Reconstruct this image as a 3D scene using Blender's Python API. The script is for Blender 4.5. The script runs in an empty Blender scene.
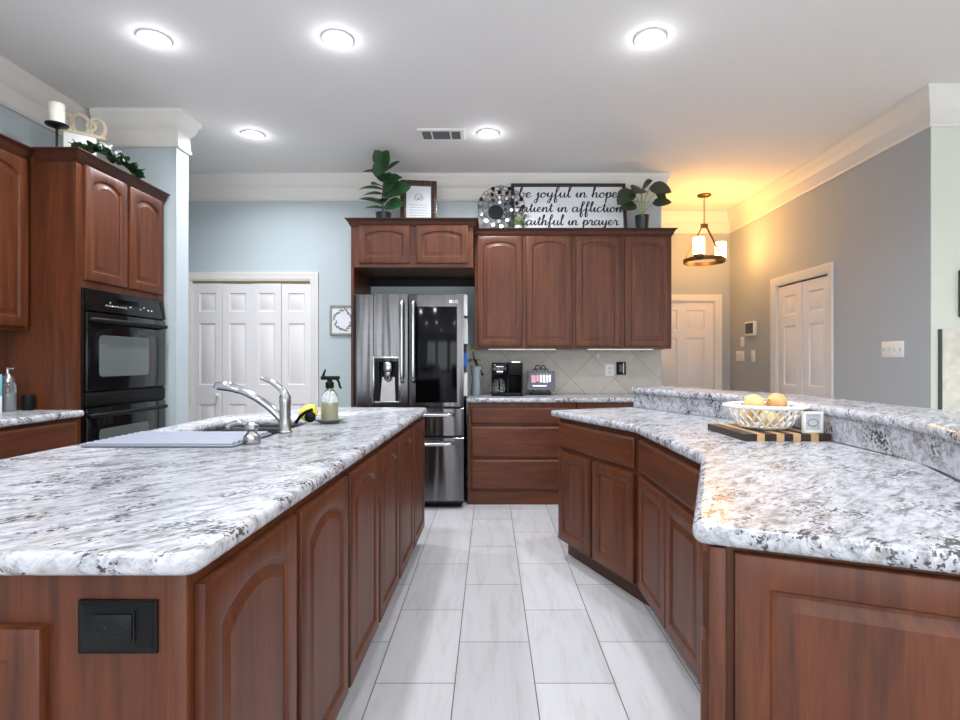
import bpy, bmesh, math, random
from mathutils import Vector, Matrix
S = bpy.context.scene
COL = S.collection
PI = math.pi
random.seed(7)

# ------------------------------------------------------------------ camera, world, lights, exposure
cam = bpy.data.objects.new('camera', bpy.data.cameras.new('camera'))
COL.objects.link(cam)
cam.location = (0, 0, 1.23)
cam.rotation_euler = (PI / 2, 0, 0)
cam.data.sensor_width = 36.0
cam.data.lens = 542.0 / 960 * 36
cam.data.shift_x = -10 / 960
cam.data.shift_y = 1 / 960
cam.data.clip_start = 0.02
S.camera = cam

S.view_settings.view_transform = 'Standard'
S.view_settings.look = 'None'
S.view_settings.gamma = 1.0
S.view_settings.use_curve_mapping = False
S.view_settings.exposure = -0.06

world = bpy.data.worlds.new('daylight')
S.world = world
world.use_nodes = True
bg = world.node_tree.nodes['Background']
bg.inputs[0].default_value = (0.90, 0.95, 1.0, 1)
bg.inputs[1].default_value = 5.0
DOWN_W = 16.0        # each recessed lamp


# ------------------------------------------------------------------ materials
def lin(c):
    return tuple(((v / 255) / 12.92 if v <= 10 else (((v / 255) + 0.055) / 1.055) ** 2.4) for v in c) + (1,)


def mat(name, c, rough=0.5, metal=0.0, emit=None, estr=0.0, trans=0.0, coat=0.0, alpha=1.0, spec=0.5, var=0.06, bump=0.0, scale=30):
    m = bpy.data.materials.new(name)
    m.use_nodes = True
    nt = m.node_tree
    b = nt.nodes['Principled BSDF']
    b.inputs['Base Color'].default_value = lin(c)
    b.inputs['Roughness'].default_value = rough
    b.inputs['Metallic'].default_value = metal
    b.inputs['Specular IOR Level'].default_value = spec
    b.inputs['Coat Weight'].default_value = coat
    b.inputs['Coat Roughness'].default_value = 0.12
    b.inputs['Transmission Weight'].default_value = trans
    b.inputs['Alpha'].default_value = alpha
    if emit:
        b.inputs['Emission Color'].default_value = lin(emit)
        b.inputs['Emission Strength'].default_value = estr
    if var or bump:
        tc = nt.nodes.new('ShaderNodeTexCoord')
        n = nt.nodes.new('ShaderNodeTexNoise')
        n.inputs['Scale'].default_value = scale
        n.inputs['Detail'].default_value = 4
        nt.links.new(tc.outputs['Object'], n.inputs['Vector'])
        if var:
            mx = nt.nodes.new('ShaderNodeMix'); mx.data_type = 'RGBA'
            a = lin(c)
            mx.inputs['A'].default_value = tuple(v * (1 - var) for v in a[:3]) + (1,)
            mx.inputs['B'].default_value = tuple(min(1, v * (1 + var)) for v in a[:3]) + (1,)
            nt.links.new(n.outputs['Fac'], mx.inputs['Factor'])
            nt.links.new(mx.outputs['Result'], b.inputs['Base Color'])
        if bump:
            bp = nt.nodes.new('ShaderNodeBump')
            bp.inputs['Strength'].default_value = bump
            bp.inputs['Distance'].default_value = 0.002
            nt.links.new(n.outputs['Fac'], bp.inputs['Height'])
            nt.links.new(bp.outputs['Normal'], b.inputs['Normal'])
    return m


def ramp(nt, src, stops, interp='LINEAR'):
    r = nt.nodes.new('ShaderNodeValToRGB')
    r.color_ramp.interpolation = interp
    e = r.color_ramp.elements
    while len(e) < len(stops):
        e.new(0.5)
    for k, (p, c) in enumerate(stops):
        e[k].position = p
        e[k].color = c if len(c) == 4 else tuple(c) + (1,)
    nt.links.new(src, r.inputs['Fac'])
    return r.outputs['Color']


def mixc(nt, fac, a, b):
    mx = nt.nodes.new('ShaderNodeMix'); mx.data_type = 'RGBA'
    for nm, v in (('Factor', fac), ('A', a), ('B', b)):
        if isinstance(v, (tuple, float, int)):
            mx.inputs[nm].default_value = v
        else:
            nt.links.new(v, mx.inputs[nm])
    return mx.outputs['Result']


def noise(nt, vec, scale, detail=5, rough=0.55, dist=0.0):
    n = nt.nodes.new('ShaderNodeTexNoise')
    n.inputs['Scale'].default_value = scale
    n.inputs['Detail'].default_value = detail
    n.inputs['Roughness'].default_value = rough
    n.inputs['Distortion'].default_value = dist
    nt.links.new(vec, n.inputs['Vector'])
    return n.outputs['Fac']


def mapping(nt, src, scale=(1, 1, 1), rot=(0, 0, 0), loc=(0, 0, 0)):
    m = nt.nodes.new('ShaderNodeMapping')
    m.inputs['Scale'].default_value = scale
    m.inputs['Rotation'].default_value = rot
    m.inputs['Location'].default_value = loc
    nt.links.new(src, m.inputs['Vector'])
    return m.outputs['Vector']


def wood(name, dark, light, scale, rough=0.45, coat=0.08):
    m = bpy.data.materials.new(name); m.use_nodes = True
    nt = m.node_tree; b = nt.nodes['Principled BSDF']
    tc = nt.nodes.new('ShaderNodeTexCoord')
    oi = nt.nodes.new('ShaderNodeObjectInfo')
    ad = nt.nodes.new('ShaderNodeVectorMath'); ad.operation = 'MULTIPLY_ADD'
    nt.links.new(oi.outputs['Random'], ad.inputs[0])
    ad.inputs[1].default_value = (7, 7, 7)
    nt.links.new(tc.outputs['Object'], ad.inputs[2])
    v = mapping(nt, ad.outputs[0], scale)
    f = noise(nt, v, 1.0, 6, 0.6, 0.6)
    c = ramp(nt, f, [(0.25, lin(dark)), (0.72, lin(light))])
    f2 = noise(nt, mapping(nt, ad.outputs[0], tuple(s * 7 for s in scale)), 1.0, 3)
    c2 = mixc(nt, ramp(nt, f2, [(0.45, (0, 0, 0)), (0.75, (0.35, 0.35, 0.35))]), c, lin(tuple(int(x * 0.72) for x in dark)))
    nt.links.new(c2, b.inputs['Base Color'])
    b.inputs['Roughness'].default_value = rough
    b.inputs['Coat Weight'].default_value = coat
    b.inputs['Coat Roughness'].default_value = 0.22
    b.inputs['Specular IOR Level'].default_value = 0.35
    return m


def granite(name, sharp=0.21):
    m = bpy.data.materials.new(name); m.use_nodes = True
    nt = m.node_tree; b = nt.nodes['Principled BSDF']
    g = nt.nodes.new('ShaderNodeNewGeometry')
    p = g.outputs['Position']
    pr = mapping(nt, p, (1, 1, 1), (0.2, 0.1, math.radians(-42)))
    base = ramp(nt, noise(nt, mapping(nt, pr, (20, 42, 34)), 1.0, 8, 0.72, 0.5), [(0.32, lin((90, 90, 95))), (0.43, lin((146, 147, 153))), (0.52, lin((182, 183, 189))), (0.66, lin((204, 204, 208)))])
    cloud = ramp(nt, noise(nt, mapping(nt, pr, (2.6, 6.5, 5), loc=(2, 7, 3)), 1.0, 6, 0.6, 0.8), [(0.40, (0.0, 0.0, 0.0)), (0.62, (0.45, 0.45, 0.45))])
    c = mixc(nt, cloud, base, lin((194, 195, 201)))
    tan = ramp(nt, noise(nt, mapping(nt, pr, (10, 22, 16), loc=(3, 1, 2)), 1.0, 8, 0.68, 0.6), [(0.54, (0, 0, 0)), (0.66, (0.48, 0.48, 0.48))])
    c = mixc(nt, tan, c, lin((146, 134, 112)))
    streak = ramp(nt, noise(nt, mapping(nt, pr, (9, 34, 24), loc=(8, 5, 1)), 1.0, 11, 0.76, 0.9), [(0.525, (0, 0, 0)), (0.63, (0.78, 0.78, 0.78))])
    c = mixc(nt, streak, c, lin((92, 88, 86)))
    speck = noise(nt, mapping(nt, pr, (70, 110, 90)), 1.0, 4, 0.6, 0.3)
    zone = noise(nt, mapping(nt, pr, (5, 11, 8), loc=(1, 9, 4)), 1.0, 5, 0.6)
    mu = nt.nodes.new('ShaderNodeMath'); mu.operation = 'MULTIPLY'
    nt.links.new(speck, mu.inputs[0]); nt.links.new(zone, mu.inputs[1])
    c = mixc(nt, ramp(nt, mu.outputs[0], [(0.30, (0, 0, 0)), (0.345, (0.92, 0.92, 0.92))]), c, lin((50, 48, 50)))
    nt.links.new(c, b.inputs['Base Color'])
    b.inputs['Roughness'].default_value = sharp
    b.inputs['Specular IOR Level'].default_value = 0.42
    return m


def floor_tiles():
    m = bpy.data.materials.new('grey_plank_tile'); m.use_nodes = True
    nt = m.node_tree; b = nt.nodes['Principled BSDF']
    g = nt.nodes.new('ShaderNodeNewGeometry')
    sx = nt.nodes.new('ShaderNodeSeparateXYZ'); nt.links.new(g.outputs['Position'], sx.inputs[0])
    cx = nt.nodes.new('ShaderNodeCombineXYZ')
    for (o, i, v) in (('Y', 'X', 0.371 + 6.1), ('X', 'Y', 0.134 + 6.1)):
        a = nt.nodes.new('ShaderNodeMath'); a.operation = 'ADD'; a.inputs[1].default_value = v
        nt.links.new(sx.outputs[o], a.inputs[0]); nt.links.new(a.outputs[0], cx.inputs[i])
    br = nt.nodes.new('ShaderNodeTexBrick')
    br.offset = 0.5; br.offset_frequency = 2
    br.inputs['Scale'].default_value = 1.0
    br.inputs['Brick Width'].default_value = 0.61
    br.inputs['Row Height'].default_value = 0.305
    br.inputs['Mortar Size'].default_value = 0.0022
    br.inputs['Mortar Smooth'].default_value = 0.1
    br.inputs['Color1'].default_value = lin((182, 181, 184))
    br.inputs['Color2'].default_value = lin((195, 194, 196))
    br.inputs['Mortar'].default_value = lin((92, 90, 90))
    nt.links.new(cx.outputs[0], br.inputs['Vector'])
    v = noise(nt, mapping(nt, g.outputs['Position'], (16, 2.2, 1), (0, 0, 0.06)), 1.0, 7, 0.6, 1.2)
    vein = ramp(nt, v, [(0.3, (0.84, 0.82, 0.80)), (0.5, (0.97, 0.97, 0.97)), (0.7, (1, 1, 1))])
    mx = nt.nodes.new('ShaderNodeMix'); mx.data_type = 'RGBA'; mx.blend_type = 'MULTIPLY'
    mx.inputs['Factor'].default_value = 1
    nt.links.new(br.outputs['Color'], mx.inputs['A']); nt.links.new(vein, mx.inputs['B'])
    nt.links.new(mx.outputs['Result'], b.inputs['Base Color'])
    b.inputs['Roughness'].default_value = 0.3
    bp = nt.nodes.new('ShaderNodeBump'); bp.inputs['Strength'].default_value = 0.25; bp.inputs['Distance'].default_value = 0.002; bp.invert = True
    nt.links.new(br.outputs['Fac'], bp.inputs['Height']); nt.links.new(bp.outputs['Normal'], b.inputs['Normal'])
    return m


def splash_tiles():
    m = bpy.data.materials.new('beige_diagonal_tile'); m.use_nodes = True
    nt = m.node_tree; b = nt.nodes['Principled BSDF']
    g = nt.nodes.new('ShaderNodeNewGeometry')
    sx = nt.nodes.new('ShaderNodeSeparateXYZ'); nt.links.new(g.outputs['Position'], sx.inputs[0])
    cx = nt.nodes.new('ShaderNodeCombineXYZ')
    nt.links.new(sx.outputs['X'], cx.inputs['X']); nt.links.new(sx.outputs['Z'], cx.inputs['Y'])
    v = mapping(nt, cx.outputs[0], (1, 1, 1), (0, 0, PI / 4), (5, 5, 0))
    br = nt.nodes.new('ShaderNodeTexBrick'); br.offset = 0
    br.inputs['Scale'].default_value = 1.0
    br.inputs['Brick Width'].default_value = 0.30
    br.inputs['Row Height'].default_value = 0.30
    br.inputs['Mortar Size'].default_value = 0.003
    br.inputs['Color1'].default_value = lin((178, 170, 160))
    br.inputs['Color2'].default_value = lin((192, 185, 176))
    br.inputs['Mortar'].default_value = lin((156, 148, 140))
    nt.links.new(v, br.inputs['Vector'])
    n = ramp(nt, noise(nt, g.outputs['Position'], 9, 6, 0.6, 0.4), [(0.3, (0.88, 0.86, 0.84)), (0.7, (1, 1, 1))])
    mx = nt.nodes.new('ShaderNodeMix'); mx.data_type = 'RGBA'; mx.blend_type = 'MULTIPLY'
    mx.inputs['Factor'].default_value = 1
    nt.links.new(br.outputs['Color'], mx.inputs['A']); nt.links.new(n, mx.inputs['B'])
    nt.links.new(mx.outputs['Result'], b.inputs['Base Color'])
    b.inputs['Roughness'].default_value = 0.35
    return m


def brushed(name, c, rough=0.2):
    m = bpy.data.materials.new(name); m.use_nodes = True
    nt = m.node_tree; b = nt.nodes['Principled BSDF']
    tc = nt.nodes.new('ShaderNodeTexCoord')
    f = noise(nt, mapping(nt, tc.outputs['Object'], (3, 3, 260)), 1.0, 3)
    nt.links.new(ramp(nt, f, [(0.3, lin(tuple(int(v * 0.93) for v in c))), (0.7, lin(c))]), b.inputs['Base Color'])
    b.inputs['Metallic'].default_value = 1.0
    b.inputs['Roughness'].default_value = rough
    w = noise(nt, mapping(nt, tc.outputs['Object'], (11, 11, 0.8)), 1.0, 1)
    bp = nt.nodes.new('ShaderNodeBump'); bp.inputs['Strength'].default_value = 0.25; bp.inputs['Distance'].default_value = 0.006
    nt.links.new(w, bp.inputs['Height']); bp.inputs['Strength'].default_value = 0.6; bp.inputs['Distance'].default_value = 0.012; nt.links.new(bp.outputs['Normal'], b.inputs['Normal'])
    return m


CH_D, CH_L = (62, 28, 13), (108, 56, 28)
M_wood = wood('cherry_wood_upright_grain', CH_D, CH_L, (22, 22, 1.6))
M_woodh = wood('cherry_wood_level_grain', CH_D, CH_L, (1.6, 22, 22))
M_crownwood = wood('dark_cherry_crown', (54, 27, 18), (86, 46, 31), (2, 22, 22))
M_granite = granite('speckled_white_granite')
M_floor = floor_tiles()
M_splash = splash_tiles()
M_wall = mat('blue_grey_wall_paint', (186, 197, 200), 0.75, var=0.02)
M_wallr = mat('grey_wall_paint', (172, 176, 180), 0.75, var=0.02)
M_wallw = mat('pale_green_white_paint', (212, 214, 202), 0.75, var=0.02)
M_ceil = mat('ceiling_paint', (238, 235, 233), 0.8, var=0.01)
M_trim = mat('white_trim_paint', (226, 222, 216), 0.45, var=0.02)
M_door = mat('white_door_paint', (226, 222, 222), 0.42, var=0.02)
M_white = mat('white_plastic', (235, 233, 230), 0.35, var=0.02)
M_steel = brushed('brushed_dark_steel', (112, 110, 112))
M_steel2 = mat('bright_steel', (190, 190, 192), 0.2, 1.0, var=0.03)
M_chrome = mat('chrome', (205, 205, 208), 0.1, 1.0, var=0.0)
M_nickel = mat('satin_nickel', (165, 163, 162), 0.25, 1.0, var=0.04)
M_black = mat('black_gloss', (14, 14, 16), 0.08, spec=0.5, var=0.0)
M_blackm = mat('black_plastic', (11, 11, 12), 0.5, spec=0.2, var=0.05)
M_glassblk = mat('black_glass', (5, 5, 7), 0.1, spec=0.22, var=0.0)
M_ovenwin = mat('oven_glass_grey_reflection', (96, 102, 101), 0.12, spec=0.6, var=0.03)  # grey base colour imitates the room's reflection in dark glass
M_dkgrey = mat('dark_grey_plastic', (70, 70, 74), 0.4, var=0.04)
M_fridge_side = mat('dark_grey_case', (52, 53, 57), 0.45, var=0.04)
M_lamp = mat('lamp_diffuser', (255, 255, 255), 0.5, emit=(238, 242, 255), estr=14, var=0.0)
M_bulb = mat('lit_frosted_glass', (255, 244, 225), 0.4, emit=(255, 190, 105), estr=62, var=0.0)
M_bronze = mat('aged_bronze', (96, 72, 50), 0.4, 0.7, var=0.1)
M_strip = mat('under_cabinet_tube', (250, 250, 245), 0.4, emit=(255, 250, 240), estr=0.3, var=0.0)
M_leaf = mat('dark_green_leaf', (46, 82, 46), 0.4, var=0.35, scale=14)
M_leaf2 = mat('deep_olive_leaf', (52, 64, 44), 0.45, var=0.3, scale=14)
M_leaf3 = mat('pale_green_leaf', (150, 170, 120), 0.5, var=0.3, scale=40)
M_stem = mat('brown_stem', (92, 82, 58), 0.7, var=0.2)
M_pot = mat('dark_pot', (34, 34, 38), 0.35, var=0.1)
M_soil = mat('potting_soil', (44, 34, 26), 0.95, var=0.3, bump=0.6, scale=90)
M_candle = mat('ivory_wax', (238, 232, 220), 0.5, var=0.03)
M_iron = mat('black_iron', (24, 23, 24), 0.45, 0.4, var=0.1)
M_cream = mat('distressed_cream_paint', (206, 192, 168), 0.7, var=0.25, scale=40)
M_ornate = mat('dark_carved_frame', (66, 44, 34), 0.35, coat=0.3, var=0.4, scale=60)
M_paper = mat('white_print_paper', (228, 230, 234), 0.7, var=0.03)
M_ink = mat('black_paint', (22, 22, 26), 0.6, var=0.05)
M_greyink = mat('grey_print_ink', (120, 124, 130), 0.7, var=0.1)
M_bframe = mat('dark_brown_frame', (52, 34, 26), 0.45, var=0.2)
M_sframe = mat('grey_wood_frame', (150, 146, 138), 0.5, var=0.15)
M_mirror = mat('mirror_glass', (170, 172, 174), 0.35, 0.8, var=0.0)
M_darkdisc = mat('smoked_disc', (30, 24, 26), 0.2, 0.3, var=0.1)
M_browndisc = mat('brown_disc', (92, 66, 52), 0.35, 0.3, var=0.2)
M_porc = mat('white_porcelain', (236, 234, 230), 0.2, coat=0.5, var=0.02)
M_onion = mat('yellow_onion_skin', (228, 196, 132), 0.45, var=0.25, scale=25)
M_onion2 = mat('orange_onion_skin', (216, 166, 106), 0.45, var=0.25, scale=25)
M_maple = wood('pale_maple', (190, 150, 104), (216, 178, 130), (3, 30, 30), 0.45, 0.1)
M_walnut = wood('dark_walnut', (44, 32, 28), (66, 48, 42), (3, 30, 30), 0.45, 0.1)
M_mat = mat('lavender_grey_silicone', (104, 106, 118), 0.5, var=0.04)
M_clear = mat('clear_plastic', (240, 246, 246), 0.06, trans=0.92, var=0.0)
M_soap = mat('pale_yellow_soap', (226, 214, 160), 0.25, trans=0.5, var=0.05)
M_yellow = mat('yellow_scrubber', (222, 208, 70), 0.6, var=0.12)
M_dish = mat('grey_stoneware', (150, 150, 146), 0.35, var=0.08)
M_teal = mat('teal_print', (120, 190, 196), 0.5, var=0.08)
M_vase = mat('frosted_blue_glass', (206, 222, 228), 0.25, trans=0.7, var=0.0)
M_petal = mat('yellow_petal', (224, 226, 80), 0.6, var=0.15)
M_blue = mat('blue_marker', (60, 110, 190), 0.5, var=0.1)
M_stone = mat('mottled_stone', (204, 200, 188), 0.3, var=0.35, scale=16)
M_screen = mat('lit_screen', (60, 62, 78), 0.15, emit=(70, 72, 92), estr=0.5, var=0.3, scale=30)
M_scrw = mat('screen_white', (240, 240, 240), 0.3, emit=(240, 235, 240), estr=0.5, var=0.0)
M_scrp = mat('screen_pink', (206, 150, 158), 0.3, emit=(206, 150, 158), estr=0.4, var=0.1)
M_track = mat('tan_track', (196, 168, 116), 0.5, var=0.1)
M_silver = mat('silver_cap', (200, 200, 204), 0.25, 0.9, var=0.0)


# ------------------------------------------------------------------ mesh builder
def Rz(deg):
    return Matrix.Rotation(math.radians(deg), 4, 'Z')


def T(x, y, z):
    return Matrix.Translation((x, y, z))


class MB:
    def __init__(s):
        s.bm = bmesh.new(); s.M = Matrix.Identity(4); s.mi = 0

    def _v(s, p):
        return s.bm.verts.new(s.M @ Vector(p))

    def _f(s, vs):
        try:
            f = s.bm.faces.new(vs); f.material_index = s.mi; return f
        except ValueError:
            return None

    def box(s, x0, x1, y0, y1, z0, z1, r=0.0, seg=2):
        vs = [s._v((x, y, z)) for z in (z0, z1) for y in (y0, y1) for x in (x0, x1)]
        fs = [s._f([vs[i] for i in q]) for q in ((0, 2, 3, 1), (4, 5, 7, 6), (0, 1, 5, 4), (1, 3, 7, 5), (3, 2, 6, 7), (2, 0, 4, 6))]
        if r > 0:
            es = list({e for f in fs for e in f.edges})
            bmesh.ops.bevel(s.bm, geom=es, offset=r, segments=seg, profile=0.5, affect='EDGES', material=-1)
        return s

    def loops(s, L, cap0=True, cap1=True, closed=True):
        rings = [[s._v(p) for p in lp] for lp in L]
        n = len(rings[0])
        for a, b in zip(rings, rings[1:]):
            for i in range(n if closed else n - 1):
                j = (i + 1) % n
                s._f([a[i], a[j], b[j], b[i]])
        if cap0: s._f(rings[0][::-1])
        if cap1: s._f(rings[-1])
        return s

    def lathe(s, prof, c=(0, 0, 0), n=28, sx=1, sy=1, cap0=True, cap1=True):
        L = [[(c[0] + max(r, 1e-5) * sx * math.cos(2 * PI * k / n), c[1] + max(r, 1e-5) * sy * math.sin(2 * PI * k / n), c[2] + z) for k in range(n)] for r, z in prof]
        return s.loops(L, cap0, cap1)

    def tube(s, pts, rad, n=12, closed=False, caps=True):
        P = [Vector(p) for p in pts]
        if not isinstance(rad, (list, tuple)): rad = [rad] * len(P)
        m = len(P); up = None; L = []
        for i in range(m):
            if closed: t = P[(i + 1) % m] - P[i - 1]
            else: t = P[min(i + 1, m - 1)] - P[max(i - 1, 0)]
            if t.length < 1e-9: t = Vector((0, 0, 1))
            t.normalize()
            if up is None:
                a = Vector((0, 0, 1)) if abs(t.z) < 0.9 else Vector((1, 0, 0))
                up = (a - t * a.dot(t)).normalized()
            else:
                up = (up - t * up.dot(t)).normalized()
            w = t.cross(up)
            L.append([P[i] + (up * math.cos(2 * PI * k / n) + w * math.sin(2 * PI * k / n)) * rad[i] for k in range(n)])
        if closed: L.append(L[0])
        return s.loops(L, caps and not closed, caps and not closed)

    def cyl(s, p0, p1, r0, r1=None, n=20):
        return s.tube([p0, p1], [r0, r0 if r1 is None else r1], n)

    def sphere(s, c, r, n=20, m=12):
        if not isinstance(r, tuple): r = (r, r, r)
        L = []
        for i in range(m + 1):
            a = -PI / 2 + PI * i / m
            cr = max(math.cos(a), 1e-4)
            L.append([(c[0] + r[0] * cr * math.cos(2 * PI * k / n), c[1] + r[1] * cr * math.sin(2 * PI * k / n), c[2] + r[2] * math.sin(a)) for k in range(n)])
        return s.loops(L)

    def disc(s, c, axis, r, t, n=16):
        a = Vector(axis).normalized(); c = Vector(c)
        return s.cyl(c - a * t / 2, c + a * t / 2, r, r, n)

    def prism(s, poly, z0, z1):
        return s.loops([[(x, y, z0) for x, y in poly], [(x, y, z1) for x, y in poly]])

    def sweep(s, path, prof, closed=False):
        # path: list of (x,y); prof: closed outline of (offset to the left of travel, z)
        P = [Vector(p) for p in path]; m = len(P); L = []
        for i in range(m):
            d0 = (P[i] - P[i - 1]).normalized() if (i > 0 or closed) else None
            d1 = (P[(i + 1) % m] - P[i]).normalized() if (i < m - 1 or closed) else None
            d0 = d0 or d1; d1 = d1 or d0
            n0 = Vector((-d0.y, d0.x)); n1 = Vector((-d1.y, d1.x))
            nn = n0 + n1
            nn = nn / max(nn.length_squared / 2, 0.2)
            L.append([(P[i].x + nn.x * o, P[i].y + nn.y * o, z) for o, z in prof])
        if closed: L.append(L[0])
        return s.loops(L, not closed, not closed)

    def panel(s, w, h, arch=0.0, t=0.02, rail=0.055, toprail=None, raised=True, na=12):
        """raised-panel door: front faces -y, back at y=0, lower left corner at the origin"""
        tr = toprail or rail

        def outer(ins, y):
            pts = [(ins, y, ins), (w - ins, y, ins), (w - ins, y, h - ins)]
            pts += [(w - ins - (w - 2 * ins) * k / na, y, h - ins) for k in range(1, na)]
            return pts + [(ins, y, h - ins)]

        def inner(d, y):
            x0, x1, z0 = rail + d, w - rail - d, rail + d
            zt = h - tr - d
            pts = [(x0, y, z0), (x1, y, z0)]
            for k in range(na + 1):
                u = k / na
                x = x1 + (x0 - x1) * u
                q = 2 * u - 1
                pts.append((x, y, zt - arch * (1 - math.sqrt(max(0, 1 - (0.78 * q) ** 2))) / (1 - math.sqrt(1 - 0.78 ** 2))))
            return pts
        if raised:
            s.loops([outer(0, 0), outer(0, -t + 0.006), outer(0.002, -t + 0.002), outer(0.007, -t),
                     inner(-0.004, -t), inner(0.0, -t + 0.001), inner(0.005, -t + 0.008), inner(0.012, -t + 0.0095),
                     inner(0.014, -t + 0.0095), inner(0.034, -t + 0.003), inner(0.037, -t + 0.002)])
        else:
            s.loops([outer(0, 0), outer(0, -t + 0.009), outer(0.003, -t + 0.005), outer(0.012, -t + 0.001), outer(0.016, -t)])
        return s

    def slab(s, poly, z0, z1, r=0.016, seg=4):
        L = []
        for k in range(seg + 1):
            a = PI / 2 * k / seg
            L.append((r * (1 - math.sin(a)), z0 + r * (1 - math.cos(a))))
        for k in range(seg + 1):
            a = PI / 2 * k / seg
            L.append((r * (1 - math.cos(a)), z1 - r * (1 - math.sin(a))))
        dense = []
        for i in range(len(poly)):
            a, b = Vector(poly[i]), Vector(poly[(i + 1) % len(poly)])
            k = max(1, int((b - a).length / 0.12))
            dense += [tuple(a.lerp(b, j / k)) for j in range(k)]
        return s.loops([[(x, y, z) for x, y in offset_poly(dense, d)] for d, z in L])

    def leaf(s, base, d, up, length, width, curl=0.3, n=8, fold=0.15, shape=1.0):
        """curved blade with thickness"""
        d = Vector(d).normalized(); u = Vector(up); u = (u - d * u.dot(d)).normalized(); w = d.cross(u)
        b = Vector(base); rows = []
        for i in range(n + 1):
            q = i / n
            ww = width * 0.5 * (math.sin(PI * min(1, q ** shape * 0.97 + 0.03)) ** 0.75)
            c = b + d * (length * q * (1 - 0.25 * curl * q)) - u * (curl * length * q * q * 0.6)
            rows.append((c, ww))
        for sg, th in ((1, 0.0012), (-1, -0.0012)):
            pr = None
            for c, ww in rows:
                r = [s.bm.verts.new(s.M @ (c - w * ww + u * (ww * fold + th))), s.bm.verts.new(s.M @ (c + u * th)), s.bm.verts.new(s.M @ (c + w * ww + u * (ww * fold + th)))]
                if pr:
                    for k in (0, 1):
                        f = [pr[k], pr[k + 1], r[k + 1], r[k]]
                        s._f(f if sg > 0 else f[::-1])
                pr = r
        return s

    def build(s, name, m, parent=None, smooth=True, normals=True):
        bm = s.bm
        if normals: bmesh.ops.recalc_face_normals(bm, faces=bm.faces[:])
        if smooth:
            for f in bm.faces: f.smooth = True
            for e in bm.edges:
                if len(e.link_faces) == 2:
                    e.smooth = e.calc_face_angle(0) < math.radians(38) and max(len(f.verts) for f in e.link_faces) < 6
        me = bpy.data.meshes.new(name)
        bm.to_mesh(me); bm.free()
        for x in (m if isinstance(m, (list, tuple)) else [m]): me.materials.append(x)
        o = bpy.data.objects.new(name, me); COL.objects.link(o)
        o.cycles.shadow_terminator_geometry_offset = 0.0
        if parent: o.parent = parent
        return o


def offset_poly(poly, d):
    if abs(d) < 1e-9: return list(poly)
    out = []; n = len(poly)
    for i in range(n):
        a, b, c = Vector(poly[i - 1]), Vector(poly[i]), Vector(poly[(i + 1) % n])
        d0 = (b - a).normalized(); d1 = (c - b).normalized()
        nn = Vector((-d0.y, d0.x)) + Vector((-d1.y, d1.x))
        nn = nn / max(nn.length_squared / 2, 0.2)
        out.append((b.x + nn.x * d, b.y + nn.y * d))
    return out


def fillet(poly, radii, seg=6):
    out = []; n = len(poly)
    for i in range(n):
        r = radii[i]; b = Vector(poly[i])
        if r <= 0: out.append(tuple(b)); continue
        d0 = (Vector(poly[i - 1]) - b).normalized(); d1 = (Vector(poly[(i + 1) % n]) - b).normalized()
        ang = d0.angle(d1); L = r / math.tan(ang / 2)
        p0, p1 = b + d0 * L, b + d1 * L
        for k in range(seg + 1):
            t = k / seg
            out.append(tuple(p0 * (1 - t) ** 2 + b * 2 * t * (1 - t) + p1 * t * t))
    return out


def off_line(path, o):
    """offset an open path to the left of travel"""
    P = [Vector(p) for p in path]; out = []
    for i in range(len(P)):
        d0 = (P[i] - P[i - 1]).normalized() if i else None
        d1 = (P[i + 1] - P[i]).normalized() if i < len(P) - 1 else None
        d0 = d0 or d1; d1 = d1 or d0
        nn = Vector((-d0.y, d0.x)) + Vector((-d1.y, d1.x)); nn = nn / (nn.length_squared / 2)
        out.append((P[i].x + nn.x * o, P[i].y + nn.y * o))
    return out


def thing(name, label, cat, loc=(0, 0, 0), rz=0, group=None):
    o = bpy.data.objects.new(name, None); COL.objects.link(o)
    o.empty_display_size = 0.05
    o.location = loc; o.rotation_euler = (0, 0, math.radians(rz))
    tag(o, label, cat, group)
    return o


def tag(o, label, cat, group=None):
    o['label'] = label; o['category'] = cat
    if group: o['group'] = group
    return o


def struct(o):
    o['kind'] = 'structure'; return o


def dup(root, loc=None, rz=None, label=None):
    def cp(o, par):
        c = o.copy(); COL.objects.link(c)
        if par: c.parent = par
        for ch in list(o.children): cp(ch, c)
        return c
    r = cp(root, None)
    if loc: r.location = loc
    if rz is not None: r.rotation_euler = (0, 0, math.radians(rz))
    if label: r['label'] = label
    return r


def catmull(pts, k=6):
    P = [Vector(p) for p in pts]; out = []
    for i in range(len(P) - 1):
        a = P[max(i - 1, 0)]; b = P[i]; c = P[i + 1]; d = P[min(i + 2, len(P) - 1)]
        for j in range(k):
            t = j / k
            out.append(0.5 * ((2 * b) + (c - a) * t + (2 * a - 5 * b + 4 * c - d) * t * t + (3 * b - a - 3 * c + d) * t ** 3))
    return out + [P[-1]]


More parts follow.
